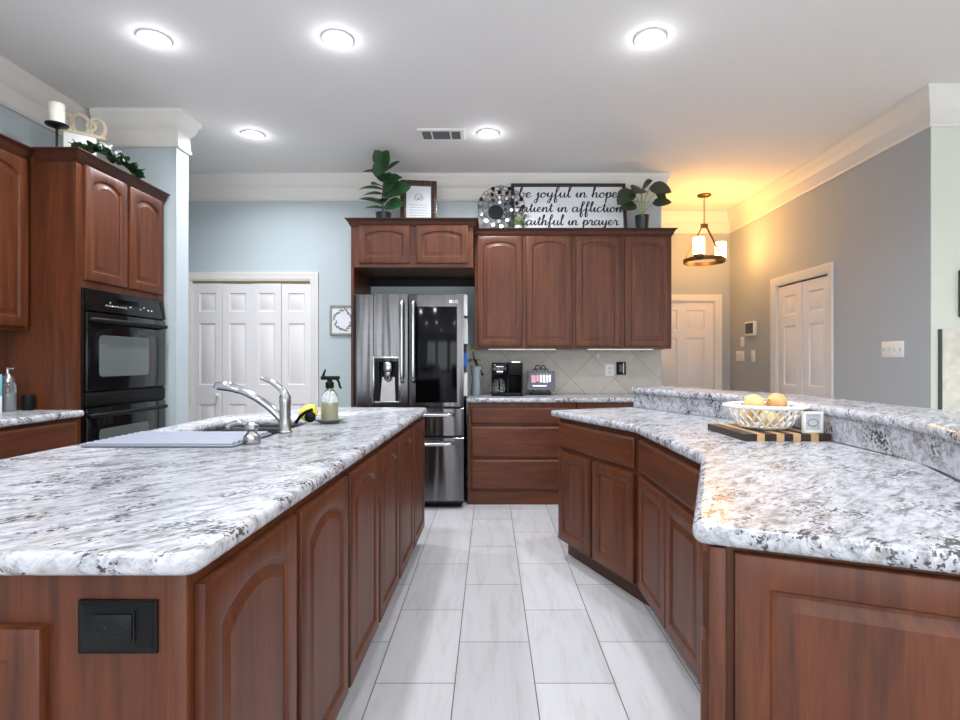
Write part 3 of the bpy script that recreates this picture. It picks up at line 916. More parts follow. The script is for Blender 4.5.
# double oven (front faces +x)
t = thing('double_oven', 'black built-in double wall oven in the tall cherry cabinet', 'oven', (OF + 0.001, 3.08, 0), 90)
ow0, ow1 = 0.03, 0.795
m = MB(); m.box(ow0, ow1, -0.012, -0.001, 0.50, 1.655, 0.003); m.build('oven_frame', M_blackm, t)
m = MB(); m.loops([[(ow0 + 0.005, y, z) for y, z in ((-0.012, 1.52), (-0.034, 1.525), (-0.019, 1.65), (-0.012, 1.65))], [(ow1 - 0.005, y, z) for y, z in ((-0.012, 1.52), (-0.034, 1.525), (-0.019, 1.65), (-0.012, 1.65))]])
cp = m.build('control_panel', M_black, t)
for (u, z) in [(0.20 + 0.025 * k, 1.565) for k in range(8)] + [(0.235, 1.585), (0.42, 1.575), (0.52, 1.57), (0.56, 1.585), (0.6, 1.57), (0.64, 1.57)]:
    y = -0.034 + (z - 1.525) / 0.125 * 0.015
    m = MB(); m.sphere((u, y, z), (0.009, 0.003, 0.006), 10, 6); m.build('control_button', M_silver, cp)
m = MB(); m.box(0.30, 0.50, -0.0285, -0.02, 1.585, 1.615); m.build('display', M_glassblk, cp)
for (z0, z1) in ((1.055, 1.515), (0.56, 0.955)):
    m = MB(); m.box(ow0 + 0.006, ow1 - 0.006, -0.034, -0.013, z0, z1, 0.006); d = m.build('oven_door', M_black, t)
    zc = z1 - 0.13
    m = MB()
    L = []
    for ins, y in ((0, -0.0335), (0.004, -0.0355), (0.008, -0.0355)):
        pl = fillet([(0.13 + ins, z0 + 0.08 + ins), (0.60 - ins, z0 + 0.08 + ins), (0.60 - ins, zc - ins), (0.13 + ins, zc - ins)], [0.03] * 4, 5)
        L.append([(x, y, z) for x, z in pl])
    m.loops(L); m.build('oven_window', M_ovenwin, d)
    m = MB(); m.tube(catmull([(ow0 + 0.03, -0.03, z1 - 0.045), (ow0 + 0.06, -0.055, z1 - 0.045), (0.41, -0.062, z1 - 0.045), (ow1 - 0.06, -0.055, z1 - 0.045), (ow1 - 0.03, -0.03, z1 - 0.045)]), 0.014, 10); m.build('oven_handle', M_blackm, d)
m = MB(); m.box(ow0 + 0.006, ow1 - 0.006, -0.03, -0.012, 0.965, 1.045, 0.004); m.build('middle_trim', M_blackm, t)
m = MB(); m.box(0.47, 0.70, -0.0355, -0.034, 1.40, 1.432); m.build('sticker', M_dkgrey, t)

# ------------------------------------------------------------------ refrigerator
FX, FY, FW = -1.14, 4.50, 0.92
t = thing('refrigerator', 'stainless french-door refrigerator with water dispenser and dark glass door', 'refrigerator', (FX, FY, 0))
m = MB(); m.box(0.006, FW - 0.006, 0.075, 0.70, 0.03, 1.77, 0.004); m.build('case', M_fridge_side, t)
m = MB(); m.box(0.02, FW - 0.02, 0.09, 0.6, 0.0, 0.03); m.build('foot_grille', M_blackm, t)
xm = FW / 2


def curved_front(m, x0, x1, z0, z1, yb=0.07, bulge=0.012, n=10, r=0.012):
    L = []
    for k in range(n + 1):
        q = k / n
        x = x0 + (x1 - x0) * q
        e = min(q, 1 - q) * (x1 - x0)
        rr = 0 if e > r else r - math.sqrt(max(0, r * r - (r - e) ** 2))
        y = -bulge * (1 - (2 * q - 1) ** 2) + rr
        L.append([(x, yb, z0), (x, yb, z1), (x, y + 0.004, z1), (x, y, z1 - 0.004), (x, y, z0 + 0.004), (x, y + 0.004, z0)])
    return m.loops(L)


# left door built round the dispenser opening
dx0, dx1, dz0, dz1 = 0.175, 0.385, 0.893, 1.256
m = MB(); curved_front(m, 0.0, dx0, 0.85, 1.785, bulge=0.0); m.box(dx1, xm - 0.004, 0.0, 0.07, 0.85, 1.785); m.box(dx0, dx1, 0, 0.07, 0.85, dz0); m.box(dx0, dx1, 0, 0.07, dz1, 1.785)
ld_ = m.build('left_door', M_steel, t)
m = MB()
for (x0, x1, z0, z1) in ((dx0 - 0.012, dx0 + 0.004, dz0 - 0.012, dz1 + 0.012), (dx1 - 0.004, dx1 + 0.012, dz0 - 0.012, dz1 + 0.012), (dx0 + 0.004, dx1 - 0.004, dz0 - 0.012, dz0 + 0.004), (dx0 + 0.004, dx1 - 0.004, dz1 - 0.006, dz1 + 0.012)):
    m.box(x0, x1, -0.006, 0.01, z0, z1, 0.002)
dp = m.build('dispenser_bezel', M_steel2, ld_)
m = MB(); m.box(dx0, dx1, 0.062, 0.0695, dz0, dz1); m.box(dx0, dx0 + 0.045, 0.0, 0.062, dz0 + 0.004, dz1 - 0.03); m.box(dx1 - 0.03, dx1 - 0.004, 0.012, 0.062, dz0 + 0.004, dz1 - 0.03); m.build('dispenser_recess', M_blackm, ld_)
m = MB(); m.box(dx0, dx1, 0.004, 0.06, dz1 - 0.035, dz1 - 0.002, 0.003); m.build('dispenser_panel', M_black, ld_)
m = MB(); m.lathe([(0.04, 0), (0.044, 0.01), (0.044, 0.07), (0.036, 0.08)], c=(0.285, 0.03, dz1 - 0.115), sy=0.7); m.lathe([(0.02, 0), (0.034, 0.02), (0.034, 0.07)], c=(0.285, 0.03, dz1 - 0.19), sy=0.7); m.build('dispenser_spout', M_steel2, ld_)
m = MB(); m.loops([[(0.235, 0.05, dz1 - 0.16), (0.34, 0.05, dz1 - 0.16), (0.34, 0.06, dz1 - 0.16), (0.235, 0.06, dz1 - 0.16)], [(0.225, 0.012, dz0 + 0.004), (0.352, 0.012, dz0 + 0.004), (0.352, 0.06, dz0 + 0.004), (0.225, 0.06, dz0 + 0.004)]]); m.build('dispenser_paddle', M_nickel, ld_)
# right door with dark glass
m = MB(); curved_front(m, xm + 0.004, FW, 0.85, 1.785, bulge=0.004); rd = m.build('right_door', M_steel, t)
m = MB(); m.box(0.523, 0.866, -0.0075, 0.002, 0.885, 1.682, 0.002); m.build('glass_panel', M_glassblk, rd)
# vertical handles
for x, d in ((xm - 0.047, ld_), (xm + 0.047, rd)):
    m = MB(); m.tube(catmull([(x, 0.0, 1.73), (x, -0.035, 1.715), (x, -0.048, 1.66), (x, -0.05, 1.4), (x, -0.048, 1.12), (x, -0.035, 1.075), (x, 0.0, 1.06)]), 0.0165, 12); m.build('handle', M_steel2, d)
for (z0, z1, hz_) in ((0.607, 0.835, 0.785), (0.065, 0.592, 0.545)):
    m = MB(); curved_front(m, 0.0, FW, z0, z1, bulge=0.006); dr = m.build('freezer_drawer', M_steel, t)
    m = MB(); m.tube(catmull([(0.09, -0.004, hz_), (0.11, -0.045, hz_), (0.2, -0.052, hz_), (FW / 2, -0.056, hz_), (FW - 0.2, -0.052, hz_), (FW - 0.11, -0.045, hz_), (FW - 0.09, -0.004, hz_)]), 0.0155, 12); m.build('handle', M_steel2, dr)


def text_mesh(body, size, name, mt, parent, M, ext=0.0008):
    cu = bpy.data.curves.new(name, 'FONT'); cu.body = body; cu.size = size; cu.extrude = ext
    tmp = bpy.data.objects.new(name, cu); COL.objects.link(tmp)
    bpy.context.view_layer.update()
    me = bpy.data.meshes.new_from_object(tmp.evaluated_get(bpy.context.evaluated_depsgraph_get()))
    bpy.data.objects.remove(tmp)
    me.transform(M); me.materials.clear(); me.materials.append(mt)
    o = bpy.data.objects.new(name, me); COL.objects.link(o); o.parent = parent
    return o


RX = Matrix.Rotation(PI / 2, 4, 'X')
text_mesh('LG', 0.034, 'logo_lettering', M_white, rd, T(0.832, -0.0045, 1.712) @ RX)
m = MB(); m.disc((0.815, -0.0035, 1.724), (0, 1, 0), 0.014, 0.003); m.build('logo_badge', M_white, rd)

# notes on the refrigerator's right side
for k, (y, z, h, w, mt, lb) in enumerate(((0.12, 1.62, 0.18, 0.06, M_paper, 'white paper note highest on the refrigerator side'), (0.14, 1.38, 0.22, 0.1, M_paper, 'long white paper sheet in the middle of the refrigerator side'), (0.13, 1.18, 0.12, 0.07, M_blue, 'blue card on the refrigerator side beside the vase'), (0.12, 0.93, 0.2, 0.05, M_paper, 'white paper lowest on the refrigerator side'))):
    m = MB(); m.loops([[(0.002 + 0.03 * (q / 6) ** 2, w * q / 6, zz), (0.0, w * q / 6 + 0.001 * q, zz)][::1] + [] for q in range(7) for zz in ()] or [[(0.0005 + 0.028 * (q / 6) ** 2, w * q / 6, 0), (0.0005 + 0.028 * (q / 6) ** 2, w * q / 6, h), (0.0025 + 0.028 * (q / 6) ** 2, w * q / 6 - 0.0005, h), (0.0025 + 0.028 * (q / 6) ** 2, w * q / 6 - 0.0005, 0)] for q in range(7)])
    o = m.build('paper_note', mt); o.location = (FX + FW - 0.0055, FY + y, z)
    tag(o, lb, 'paper', 'notes on the refrigerator side')


# ------------------------------------------------------------------ island things
Z0 = 0.9145
t = thing('faucet', 'chrome pull-out kitchen faucet with lever beside the island sink', 'faucet', (-0.9, 2.38, Z0))
m = MB(); m.lathe([(0.03, 0), (0.031, 0.006), (0.026, 0.012), (0.0245, 0.06), (0.0235, 0.12), (0.025, 0.14), (0.024, 0.16), (0.014, 0.175), (0.0, 0.178)], n=24); m.build('faucet_body', M_nickel, t)
m = MB(); m.tube(catmull([(-0.012, 0, 0.055), (-0.06, 0, 0.105), (-0.12, 0, 0.15), (-0.19, 0, 0.185), (-0.24, 0, 0.2)]), [0.016] * 24 + [0.017], 14)
sp = m.build('spout', M_chrome, t)
m = MB(); m.tube([(-0.2, 0, 0.188), (-0.23, 0, 0.199), (-0.27, 0, 0.207), (-0.3, 0, 0.205), (-0.31, 0, 0.198)], [0.0175, 0.02, 0.022, 0.018, 0.008], 16); m.build('spray_head', M_chrome, sp)
m = MB(); m.tube(catmull([(0.004, 0, 0.155), (-0.01, 0, 0.185), (-0.045, 0, 0.215), (-0.085, 0, 0.235), (-0.11, 0, 0.24)]), [0.02 - 0.0006 * k for k in range(25)], 12); m.build('lever', M_chrome, t)

t = thing('soap_dispenser', 'short chrome pump with side nozzle beside the drying mat', 'soap dispenser', (-0.912, 2.075, Z0))
t.scale = (0.9, 0.9, 0.95)
m = MB(); m.lathe([(0.034, 0), (0.036, 0.008), (0.033, 0.03), (0.022, 0.04), (0.02, 0.05), (0.028, 0.06), (0.028, 0.075), (0.016, 0.085), (0, 0.088)]); m.build('pump_base', M_nickel, t)
m = MB(); m.tube(catmull([(-0.01, 0, 0.075), (-0.05, 0.0, 0.085), (-0.085, 0, 0.08), (-0.105, 0, 0.066)]), 0.0085, 10); m.build('nozzle', M_chrome, t)

t = thing('drying_mat', 'ridged lavender-grey drying mat laid over the near end of the sink', 'drying mat', (-1.5, 1.975, Z0))
m = MB(); m.slab(fillet([(0, 0), (0.565, 0), (0.565, 0.36), (0, 0.36)][0:4], [0.02] * 4), 0.0, 0.007, 0.003, 2)
m.mi = 1
for k in range(9):
    y = 0.028 + k * 0.038
    m.tube([(0.012, y, 0.008), (0.553, y, 0.008)], 0.0085, 10)
m.build('mat_surface', [M_mat, mat('pale_silicone_rib', (140, 143, 156), 0.45, var=0.03)], t)

t = thing('soap_dish', 'shallow grey dish under the spray bottle near the faucet', 'dish', (-0.825, 2.78, Z0))
m = MB(); m.lathe([(0.0, 0.0), (0.045, 0.0), (0.05, 0.004), (0.088, 0.02), (0.09, 0.024), (0.085, 0.024), (0.05, 0.01), (0.0, 0.009)], n=32, cap0=False, cap1=False); m.build('dish_bowl', M_dish, t)

t = thing('spray_bottle', 'clear spray bottle of pale yellow soap with black trigger on the dish', 'spray bottle', (-0.822, 2.78, Z0 + 0.0105))
m = MB(); m.lathe([(0.0, 0), (0.040, 0), (0.043, 0.006), (0.043, 0.115), (0.038, 0.135), (0.022, 0.158), (0.018, 0.162), (0.018, 0.175)], n=28, cap0=False); m.build('bottle_body', M_clear, t)
m = MB(); m.lathe([(0.0, 0.003), (0.039, 0.004), (0.041, 0.01), (0.041, 0.09), (0.0, 0.091)], n=28, cap0=False, cap1=False); m.build('soap', M_soap, t)
m = MB(); m.lathe([(0.02, 0.165), (0.021, 0.168), (0.021, 0.195), (0.013, 0.2), (0.012, 0.215)], n=20); m.box(-0.045, 0.05, -0.012, 0.012, 0.208, 0.228, 0.005)
m.tube([(-0.035, 0, 0.222), (-0.03, 0, 0.24), (-0.022, 0, 0.262)], [0.008, 0.006, 0.004], 8)
m.tube(catmull([(0.03, 0, 0.215), (0.045, 0, 0.2), (0.052, 0, 0.175), (0.06, 0, 0.165)]), 0.006, 8); m.build('trigger_head', M_blackm, t)
m = MB(); m.cyl((0, 0, 0.01), (0, 0, 0.2), 0.0025, n=8); m.build('dip_tube', M_white, t)

t = thing('dish_scrubber', 'yellow and black dish scrubber leaning against the spray bottle dish', 'scrubber', (-0.94, 2.72, Z0))
t.scale = (1.3, 1.2, 1.25)
m = MB(); m.tube(catmull([(0.0, 0.005, 0.02), (0.02, 0.005, 0.045), (0.05, 0.005, 0.055)], 8), [0.02 + 0.01 * math.sin(PI * k / 16) for k in range(17)], 14); m.build('sponge_head', M_yellow, t)
m = MB(); m.tube(catmull([(-0.022, -0.012, 0.006), (-0.005, -0.018, 0.03), (0.02, -0.022, 0.05), (0.045, -0.02, 0.06)]), 0.0065, 8); m.sphere((0.035, -0.02, 0.03), (0.022, 0.012, 0.022)); m.build('grip', M_blackm, t)

# outlet in the island end
yo = I0.y - 0.0
t = thing('power_outlet', 'black double power outlet in the near end of the island', 'power outlet', (-0.63, I0.y + 0.002, 0.78))
m = MB(); m.loops([[(x, y, z) for x, z in ((-sx, -sz), (sx, -sz), (sx, sz), (-sx, sz))] for sx, sz, y in ((0.067, 0.045, 0), (0.067, 0.045, -0.005), (0.063, 0.041, -0.008), (0.056, 0.034, -0.004))]); m.build('cover_plate', M_blackm, t)
m = MB(); m.box(-0.043, 0.024, -0.0062, -0.004, -0.021, 0.021, 0.001)
for cx in (-0.027, 0.008):
    pass
rc = m.build('receptacle', M_dkgrey, t)
rc.data.materials[0] = mat('black_receptacle', (20, 20, 20), 0.4, spec=0.2)
m = MB()
for cx in (-0.028, 0.008):
    m.box(cx - 0.008, cx, -0.0068, -0.006, 0.006, 0.009); m.box(cx - 0.008, cx, -0.0068, -0.006, -0.009, -0.006); m.disc((cx + 0.008, -0.0064, 0), (0, 1, 0), 0.004, 0.001, 10)
m.box(0.027, 0.029, -0.0065, -0.004, -0.026, 0.026)
m.build('slots', M_black, rc)

# ------------------------------------------------------------------ peninsula things
t = thing('cutting_board', 'striped walnut and maple cutting board under the lattice bowl', 'cutting board', (1.0, 2.13, Z0))
m = MB(); cols = [0, 1, 0, 1, 0, 1, 0, 1, 0]; ws = [0.05, 0.03, 0.047, 0.03, 0.035, 0.03, 0.04, 0.03, 0.05]
x = 0
for c_, w_ in zip(cols, ws):
    m.mi = c_; m.box(x, x + w_ - 0.0002, 0, 0.36, 0.0, 0.028); x += w_
m.build('board', [M_walnut, M_maple], t)

BC = (1.17, 2.31, Z0 + 0.0285)
t = thing('lattice_bowl', 'white porcelain lattice basket bowl holding onions on the cutting board', 'bowl', BC)
RB, RT, HB = 0.085, 0.148, 0.095


def br(z):
    q = z / HB
    return RB + (RT - RB) * q ** 0.8


m = MB(); m.lathe([(0, 0), (0.075, 0), (0.085, 0.004), (0.092, 0.012), (0.088, 0.016), (0.08, 0.012), (0, 0.01)], n=36, cap0=False, cap1=False); m.build('bowl_base', M_porc, t)
m = MB(); NS = 22
for s_ in (-1, 1):
    for k in range(NS):
        pts = []
        for j in range(7):
            z = 0.01 + (HB - 0.01) * j / 6
            a = 2 * PI * k / NS + s_ * (j / 6) * 2 * PI / NS * 1.5
            pts.append((br(z) * math.cos(a), br(z) * math.sin(a), z))
        m.tube(pts, 0.0045, 6)
m.build('lattice_wall', M_porc, t)
m = MB()
NR = 72
m.tube([((RT + 0.006 + 0.004 * math.cos(k * PI)) * math.cos(2 * PI * k / NR), (RT + 0.006 + 0.004 * math.cos(k * PI)) * math.sin(2 * PI * k / NR), HB + 0.002) for k in range(NR)], 0.0085, 8, closed=True); m.build('rim', M_porc, t)


def onion(loc, r, mt, lb, tilt=0):
    t = thing('onion', lb, 'onion', loc, tilt, 'onions in the lattice bowl')
    m = MB(); m.M = Matrix.Rotation(math.radians(70), 4, 'Y') if tilt else Matrix.Identity(4)
    m.lathe([(0, -r * 0.88), (r * 0.3, -r * 0.84), (r * 0.75, -r * 0.6), (r, -r * 0.05), (r * 0.88, r * 0.45), (r * 0.5, r * 0.82), (r * 0.16, r * 0.98), (r * 0.06, r * 1.2), (0, r * 1.22)], n=24, cap0=False, cap1=False)
    m.build('bulb', mt, t)
    m = MB(); m.M = Matrix.Rotation(math.radians(70), 4, 'Y') if tilt else Matrix.Identity(4)
    m.cyl((0, 0, -r * 0.92), (0, 0, -r * 0.86), r * 0.14, r * 0.1, 10); m.build('root_end', M_stem, t)


zb = BC[2]
onion((1.115, 2.29, zb + 0.105), 0.043, M_onion, 'pale yellow onion on the left in the lattice bowl', 25)
onion((1.205, 2.278, zb + 0.112), 0.042, M_onion2, 'orange-brown onion at the front right in the lattice bowl', 200)
onion((1.245, 2.352, zb + 0.104), 0.04, M_onion2, 'reddish onion at the back right in the lattice bowl', 120)
onion((1.13, 2.355, zb + 0.053), 0.042, M_onion, 'yellow onion low at the back of the lattice bowl', 60)
onion((1.155, 2.253, zb + 0.05), 0.038, M_onion, 'yellow onion low at the front seen through the lattice', 300)
onion((1.215, 2.30, zb + 0.042), 0.029, M_onion, 'golden onion low on the right seen through the lattice', 10)

t = thing('tile_plaque', 'small white framed plaque standing beside the lattice bowl', 'plaque', (1.285, 2.16, Z0 + 0.0285), 0)
m = MB()
for (x0, x1, z0, z1) in ((-0.04, -0.03, 0, 0.085), (0.03, 0.04, 0, 0.085), (-0.03, 0.03, 0, 0.01), (-0.03, 0.03, 0.075, 0.085)): m.box(x0, x1, -0.008, 0.008, z0, z1, 0.002)
m.build('plaque_frame', M_white, t)
m = MB(); m.box(-0.03, 0.03, -0.003, 0.003, 0.01, 0.075); m.build('plaque_face', mat('pale_grey_print', (196, 198, 202), 0.5, var=0.2, scale=60), t)
m = MB()
m.tube([(0.02 * math.cos(q * PI / 10), -0.0035, 0.042 + 0.014 * math.sin(q * PI / 10)) for q in range(20)], 0.0016, 6, closed=True); m.build('plaque_motif', M_greyink, t)

# ------------------------------------------------------------------ things on the back worktop
t = thing('coffee_maker', 'black two-sided coffee maker with glass carafe on the back worktop', 'coffee maker', (0.155, 4.98, Z0))
m = MB(); m.box(-0.14, 0.14, -0.12, 0.13, 0, 0.03, 0.008); m.box(-0.14, 0.14, 0.05, 0.13, 0.03, 0.30, 0.01); m.box(0.0, 0.012, -0.11, 0.05, 0.03, 0.19); m.box(0.125, 0.14, -0.11, 0.05, 0.03, 0.19); m.build('housing', M_blackm, t)
m = MB(); m.box(-0.14, -0.005, -0.12, 0.05, 0.19, 0.29, 0.012); m.build('brew_head', M_black, t)
m = MB(); m.box(0.005, 0.14, -0.13, 0.05, 0.185, 0.30, 0.016); m.build('pod_head', M_blackm, t)
m = MB(); m.loops([[(x, y, z) for x, y in fillet([(0.012, -0.135), (0.135, -0.135), (0.135, 0.06), (0.012, 0.06)], [0.04] * 4, 6)] for z in (0.3, 0.312)]); m.build('pod_lid', M_silver, t)
m = MB(); m.box(-0.095, -0.04, -0.1225, -0.119, 0.215, 0.226); m.box(-0.1, -0.035, -0.1225, -0.119, 0.262, 0.268); m.build('badge', M_silver, t)
m = MB(); m.lathe([(0.0, 0.032), (0.05, 0.032), (0.058, 0.05), (0.056, 0.1), (0.045, 0.14), (0.045, 0.15)], c=(-0.072, -0.045, 0), n=24, cap0=False, cap1=False); ca = m.build('carafe', M_clear, t)
m = MB(); m.lathe([(0.0, 0.15), (0.047, 0.15), (0.045, 0.165), (0, 0.168)], c=(-0.072, -0.045, 0), n=20, cap0=False, cap1=False); m.tube(catmull([(-0.072, -0.1, 0.15), (-0.072, -0.13, 0.14), (-0.072, -0.132, 0.08), (-0.072, -0.105, 0.06)]), 0.009, 8); m.build('carafe_handle', M_blackm, ca)

t = thing('tablet_display', 'grey framed screen on an iron scroll easel beside the coffee maker', 'display', (0.475, 5.05, Z0))
m = MB()
m.tube([(-0.10, -0.05, 0.004), (-0.10, 0.05, 0.004), (0.10, 0.05, 0.004), (0.10, -0.05, 0.004)], 0.004, 8)
for x in (-0.07, 0.07): m.tube([(x, -0.05, 0.004), (x, -0.03, 0.035), (x, 0.04, 0.24)], 0.004, 8); m.tube([(x, 0.04, 0.235), (x, 0.07, 0.004)], 0.004, 8)
m.box(-0.09, 0.09, -0.045, 0.02, 0.005, 0.03, 0.003)
for sg in (-1, 1):
    m.tube([(sg * (0.004 + 0.022 * (1 - math.cos(a))) , 0.04, 0.245 + 0.03 * math.sin(a * 0.98)) for a in [k * PI * 1.7 / 14 for k in range(15)]], 0.0045, 8)
m.tube([(-0.07, 0.04, 0.24), (0.07, 0.04, 0.24)], 0.004, 8)
m.build('easel', M_iron, t)
m = MB(); m.M = T(0, -0.022, 0.045) @ Matrix.Rotation(math.radians(-14), 4, 'X')
m.box(-0.13, 0.13, -0.008, 0.008, 0, 0.18, 0.004); m.build('screen_frame', mat('grey_frame_plastic', (98, 98, 106), 0.4), t)
Ms = T(0, -0.022, 0.045) @ Matrix.Rotation(math.radians(-14), 4, 'X')
m = MB(); m.M = Ms; m.box(-0.105, 0.105, -0.0095, -0.0078, 0.025, 0.155); scn = m.build('screen', M_screen, t)
m = MB(); m.M = Ms
for k, (x0, x1, z0, z1, c_) in enumerate(((-0.09, -0.05, 0.07, 0.14, 1), (-0.045, -0.02, 0.08, 0.14, 1), (-0.012, 0.01, 0.072, 0.14, 0), (0.018, 0.04, 0.07, 0.14, 0), (0.05, 0.062, 0.068, 0.142, 0), (0.07, 0.09, 0.075, 0.14, 0), (-0.08, 0.05, 0.033, 0.045, 0))):
    m.mi = c_; m.box(x0, x1, -0.0103, -0.0094, z0, z1)
m.build('screen_picture', [M_scrw, M_scrp], scn)

t = thing('flower_vase', 'pale frosted vase with a yellow flower between refrigerator and coffee maker', 'vase', (-0.125, 4.9, Z0))
m = MB(); m.lathe([(0, 0), (0.045, 0), (0.05, 0.01), (0.04, 0.15), (0.05, 0.27), (0.046, 0.27), (0.036, 0.15), (0.044, 0.015), (0, 0.012)], n=24, cap0=False, cap1=False); m.build('vase_body', M_vase, t)
m = MB(); m.tube(catmull([(0, 0, 0.02), (-0.005, 0, 0.25), (-0.03, -0.02, 0.4)]), 0.004, 8)
for k in range(5): m.leaf((-0.02, -0.01, 0.33), (math.cos(k * 1.3), math.sin(k * 1.3), 0.1 - 0.2 * (k % 2)), (0, 0, 1), 0.08, 0.03, 0.4)
m.build('flower_stem', M_leaf, t)
m = MB()
for k in range(9): m.leaf((-0.03, -0.02, 0.40), (math.cos(k * 0.7), math.sin(k * 0.7), 0.5), (0, 0, 1), 0.045, 0.026, 0.2)
m.build('petals', M_petal, t)
m = MB(); m.tube([(0.0, 0, 0.02), (0.015, -0.02, 0.25), (-0.02, -0.045, 0.36)], 0.004, 8)
m.tube([(-0.01, 0.0, 0.33), (0.055, -0.02, 0.20)], 0.006, 8); m.sphere((0.058, -0.021, 0.195), (0.012, 0.008, 0.014)); m.build('dark_stick', M_iron, t)


def plate(name, label, loc, rz, w, h, mt, kind='switch', n=1, group=None, cat='switch', t_=0.006):
    t = thing(name, label, cat, loc, rz, group)
    m = MB(); m.loops([[(x, y, z) for x, z in ((-sx, -sz), (sx, -sz), (sx, sz), (-sx, sz))] for sx, sz, y in ((w / 2, h / 2, 0), (w / 2, h / 2, -t_ * 0.5), (w / 2 - 0.004, h / 2 - 0.004, -t_))]); m.build('cover_plate', mt, t)
    if kind == 'switch':
        for k in range(n):
            x = (k - (n - 1) / 2) * w / n
            m = MB(); m.box(x - 0.006, x + 0.006, -t_ - 0.001, -t_ + 0.001, -0.014, 0.014); m.loops([[(x - 0.004, -t_, -0.004), (x + 0.004, -t_, -0.004), (x + 0.004, -t_, 0.006), (x - 0.004, -t_, 0.006)], [(x - 0.003, -t_ - 0.011, 0.004), (x + 0.003, -t_ - 0.011, 0.004), (x + 0.003, -t_ - 0.011, 0.009), (x - 0.003, -t_ - 0.011, 0.009)]]); m.build('toggle', M_sw, t)
    elif kind == 'outlet':
        for z in (-0.02, 0.02):
            m = MB(); m.lathe([(0.016, 0), (0.016, 0.002)], n=18); 
            for v in m.bm.verts: v.co = (v.co.x, -t_ + 0.0005 - v.co.z, v.co.y + z)
            m.build('socket', M_sw, t)
            m = MB()
            for x in (-0.006, 0.006): m.box(x - 0.001, x + 0.001, -t_ - 0.0025, -t_ - 0.001, z - 0.004, z + 0.004)
            m.build('slots', M_black, t)
    return t


M_sw = mat('switch_toggle_plastic', (206, 204, 200), 0.4, var=0.03)
plate('wall_outlet', 'white power outlet on the tiled backsplash', (1.155, YB - 0.0125, 1.14), 0, 0.085, 0.115, M_white, 'outlet', cat='power outlet')
t = thing('outlet_cover', 'black framed plate with a pale slot beside the white backsplash outlet', 'wall plate', (1.265, YB - 0.0125, 1.16))
m = MB(); m.box(-0.045, 0.045, -0.016, 0, -0.062, 0.062, 0.003); m.build('black_frame', M_blackm, t)
m = MB(); m.box(-0.018, 0.012, -0.018, -0.016, -0.035, 0.035); m.build('grey_insert', M_dkgrey, t)
m = MB(); m.box(0.017, 0.026, -0.0185, -0.016, -0.05, 0.05); m.build('pale_slot', M_white, t)
t = thing('wall_hook', 'tiny white adhesive hook on the tiles under the upper cabinets', 'hook', (1.045, YB - 0.0125, 1.275))
m = MB(); m.box(-0.012, 0.012, -0.006, 0, -0.02, 0.02, 0.003); m.tube([(0, -0.004, -0.005), (0, -0.018, -0.014), (0, -0.022, -0.002)], 0.004, 8); m.build('hook_body', M_white, t)

XW = XR - 0.0005
plate('light_switch', 'wide four-toggle white switch plate on the grey wall near the bar', (XW, 3.915, 1.313), -90, 0.215, 0.118, M_white, 'switch', 4)
plate('light_switch', 'double switch plate on the hall wall, lowest and farthest left', (XW, 6.30, 1.287), -90, 0.2, 0.118, M_white, 'switch', 2)
plate('light_switch', 'narrow switch plate just under the wall thermostat', (XW, 6.245, 1.452), -90, 0.085, 0.112, M_white, 'switch', 1)
plate('light_switch', 'narrow switch plate beside the casing of the hall closet doors', (XW, 5.99, 1.284), -90, 0.085, 0.13, M_white, 'switch', 1)
t = thing('thermostat', 'white wall thermostat with a dark screen on the hall wall', 'thermostat', (XW, 6.02, 1.59), -90)
m = MB(); m.box(-0.115, 0.115, -0.03, 0, -0.08, 0.08, 0.008); m.build('thermostat_case', M_white, t)
m = MB(); m.box(-0.095, 0.085, -0.0315, -0.0295, -0.055, 0.06); m.build('thermostat_screen', M_black, t)
t = thing('stone_slab', 'mottled stone slab panel against the pale wall at the right edge', 'stone panel', (2.97, YS - 0.001, 0))
m = MB(); m.box(0.0, 1.5, -0.02, 0, 0, 1.44, 0.004); m.build('slab_face', M_stone, t)
m = MB(); m.box(-0.012, -0.0005, -0.022, 0, 0, 1.44); m.build('slab_edge', M_dkgrey, t)
t = thing('wall_screen', 'dark flat screen on the pale wall above the stone slab', 'television', (3.09, YS - 0.001, 1.52))
m = MB(); m.box(0, 1.2, -0.05, 0, 0, 0.31, 0.006); m.build('screen_case', M_dkgrey, t)
m = MB(); m.box(0.02, 1.18, -0.052, -0.05, 0.02, 0.29); m.build('screen_glass', M_glassblk, t)

# picture beside the refrigerator
t = thing('wall_picture', 'small framed wreath print on the blue wall beside the refrigerator', 'picture', (-1.42, YB - 0.001, 1.625))
m = MB()
for (x0, x1, z0, z1) in ((-0.13, -0.11, -0.145, 0.145), (0.11, 0.13, -0.145, 0.145), (-0.11, 0.11, -0.145, -0.125), (-0.11, 0.11, 0.125, 0.145)): m.box(x0, x1, -0.022, 0, z0, z1, 0.003)
m.build('frame', M_sframe, t)
m = MB(); m.box(-0.11, 0.11, -0.008, 0, -0.125, 0.125); pr = m.build('print', M_paper, t)
m = MB(); random.seed(5)
for k in range(26):
    a = 2 * PI * k / 26; r = 0.075 + random.uniform(-0.008, 0.008)
    m.leaf((r * math.cos(a), -0.0095, r * math.sin(a) * 1.15), (math.cos(a + 1.2 + random.uniform(-.6, .6)), 0, math.sin(a + 1.2)), (0, -1, 0), 0.04, 0.014, 0.0, 4, 0)
m.build('wreath', M_greyink, pr)

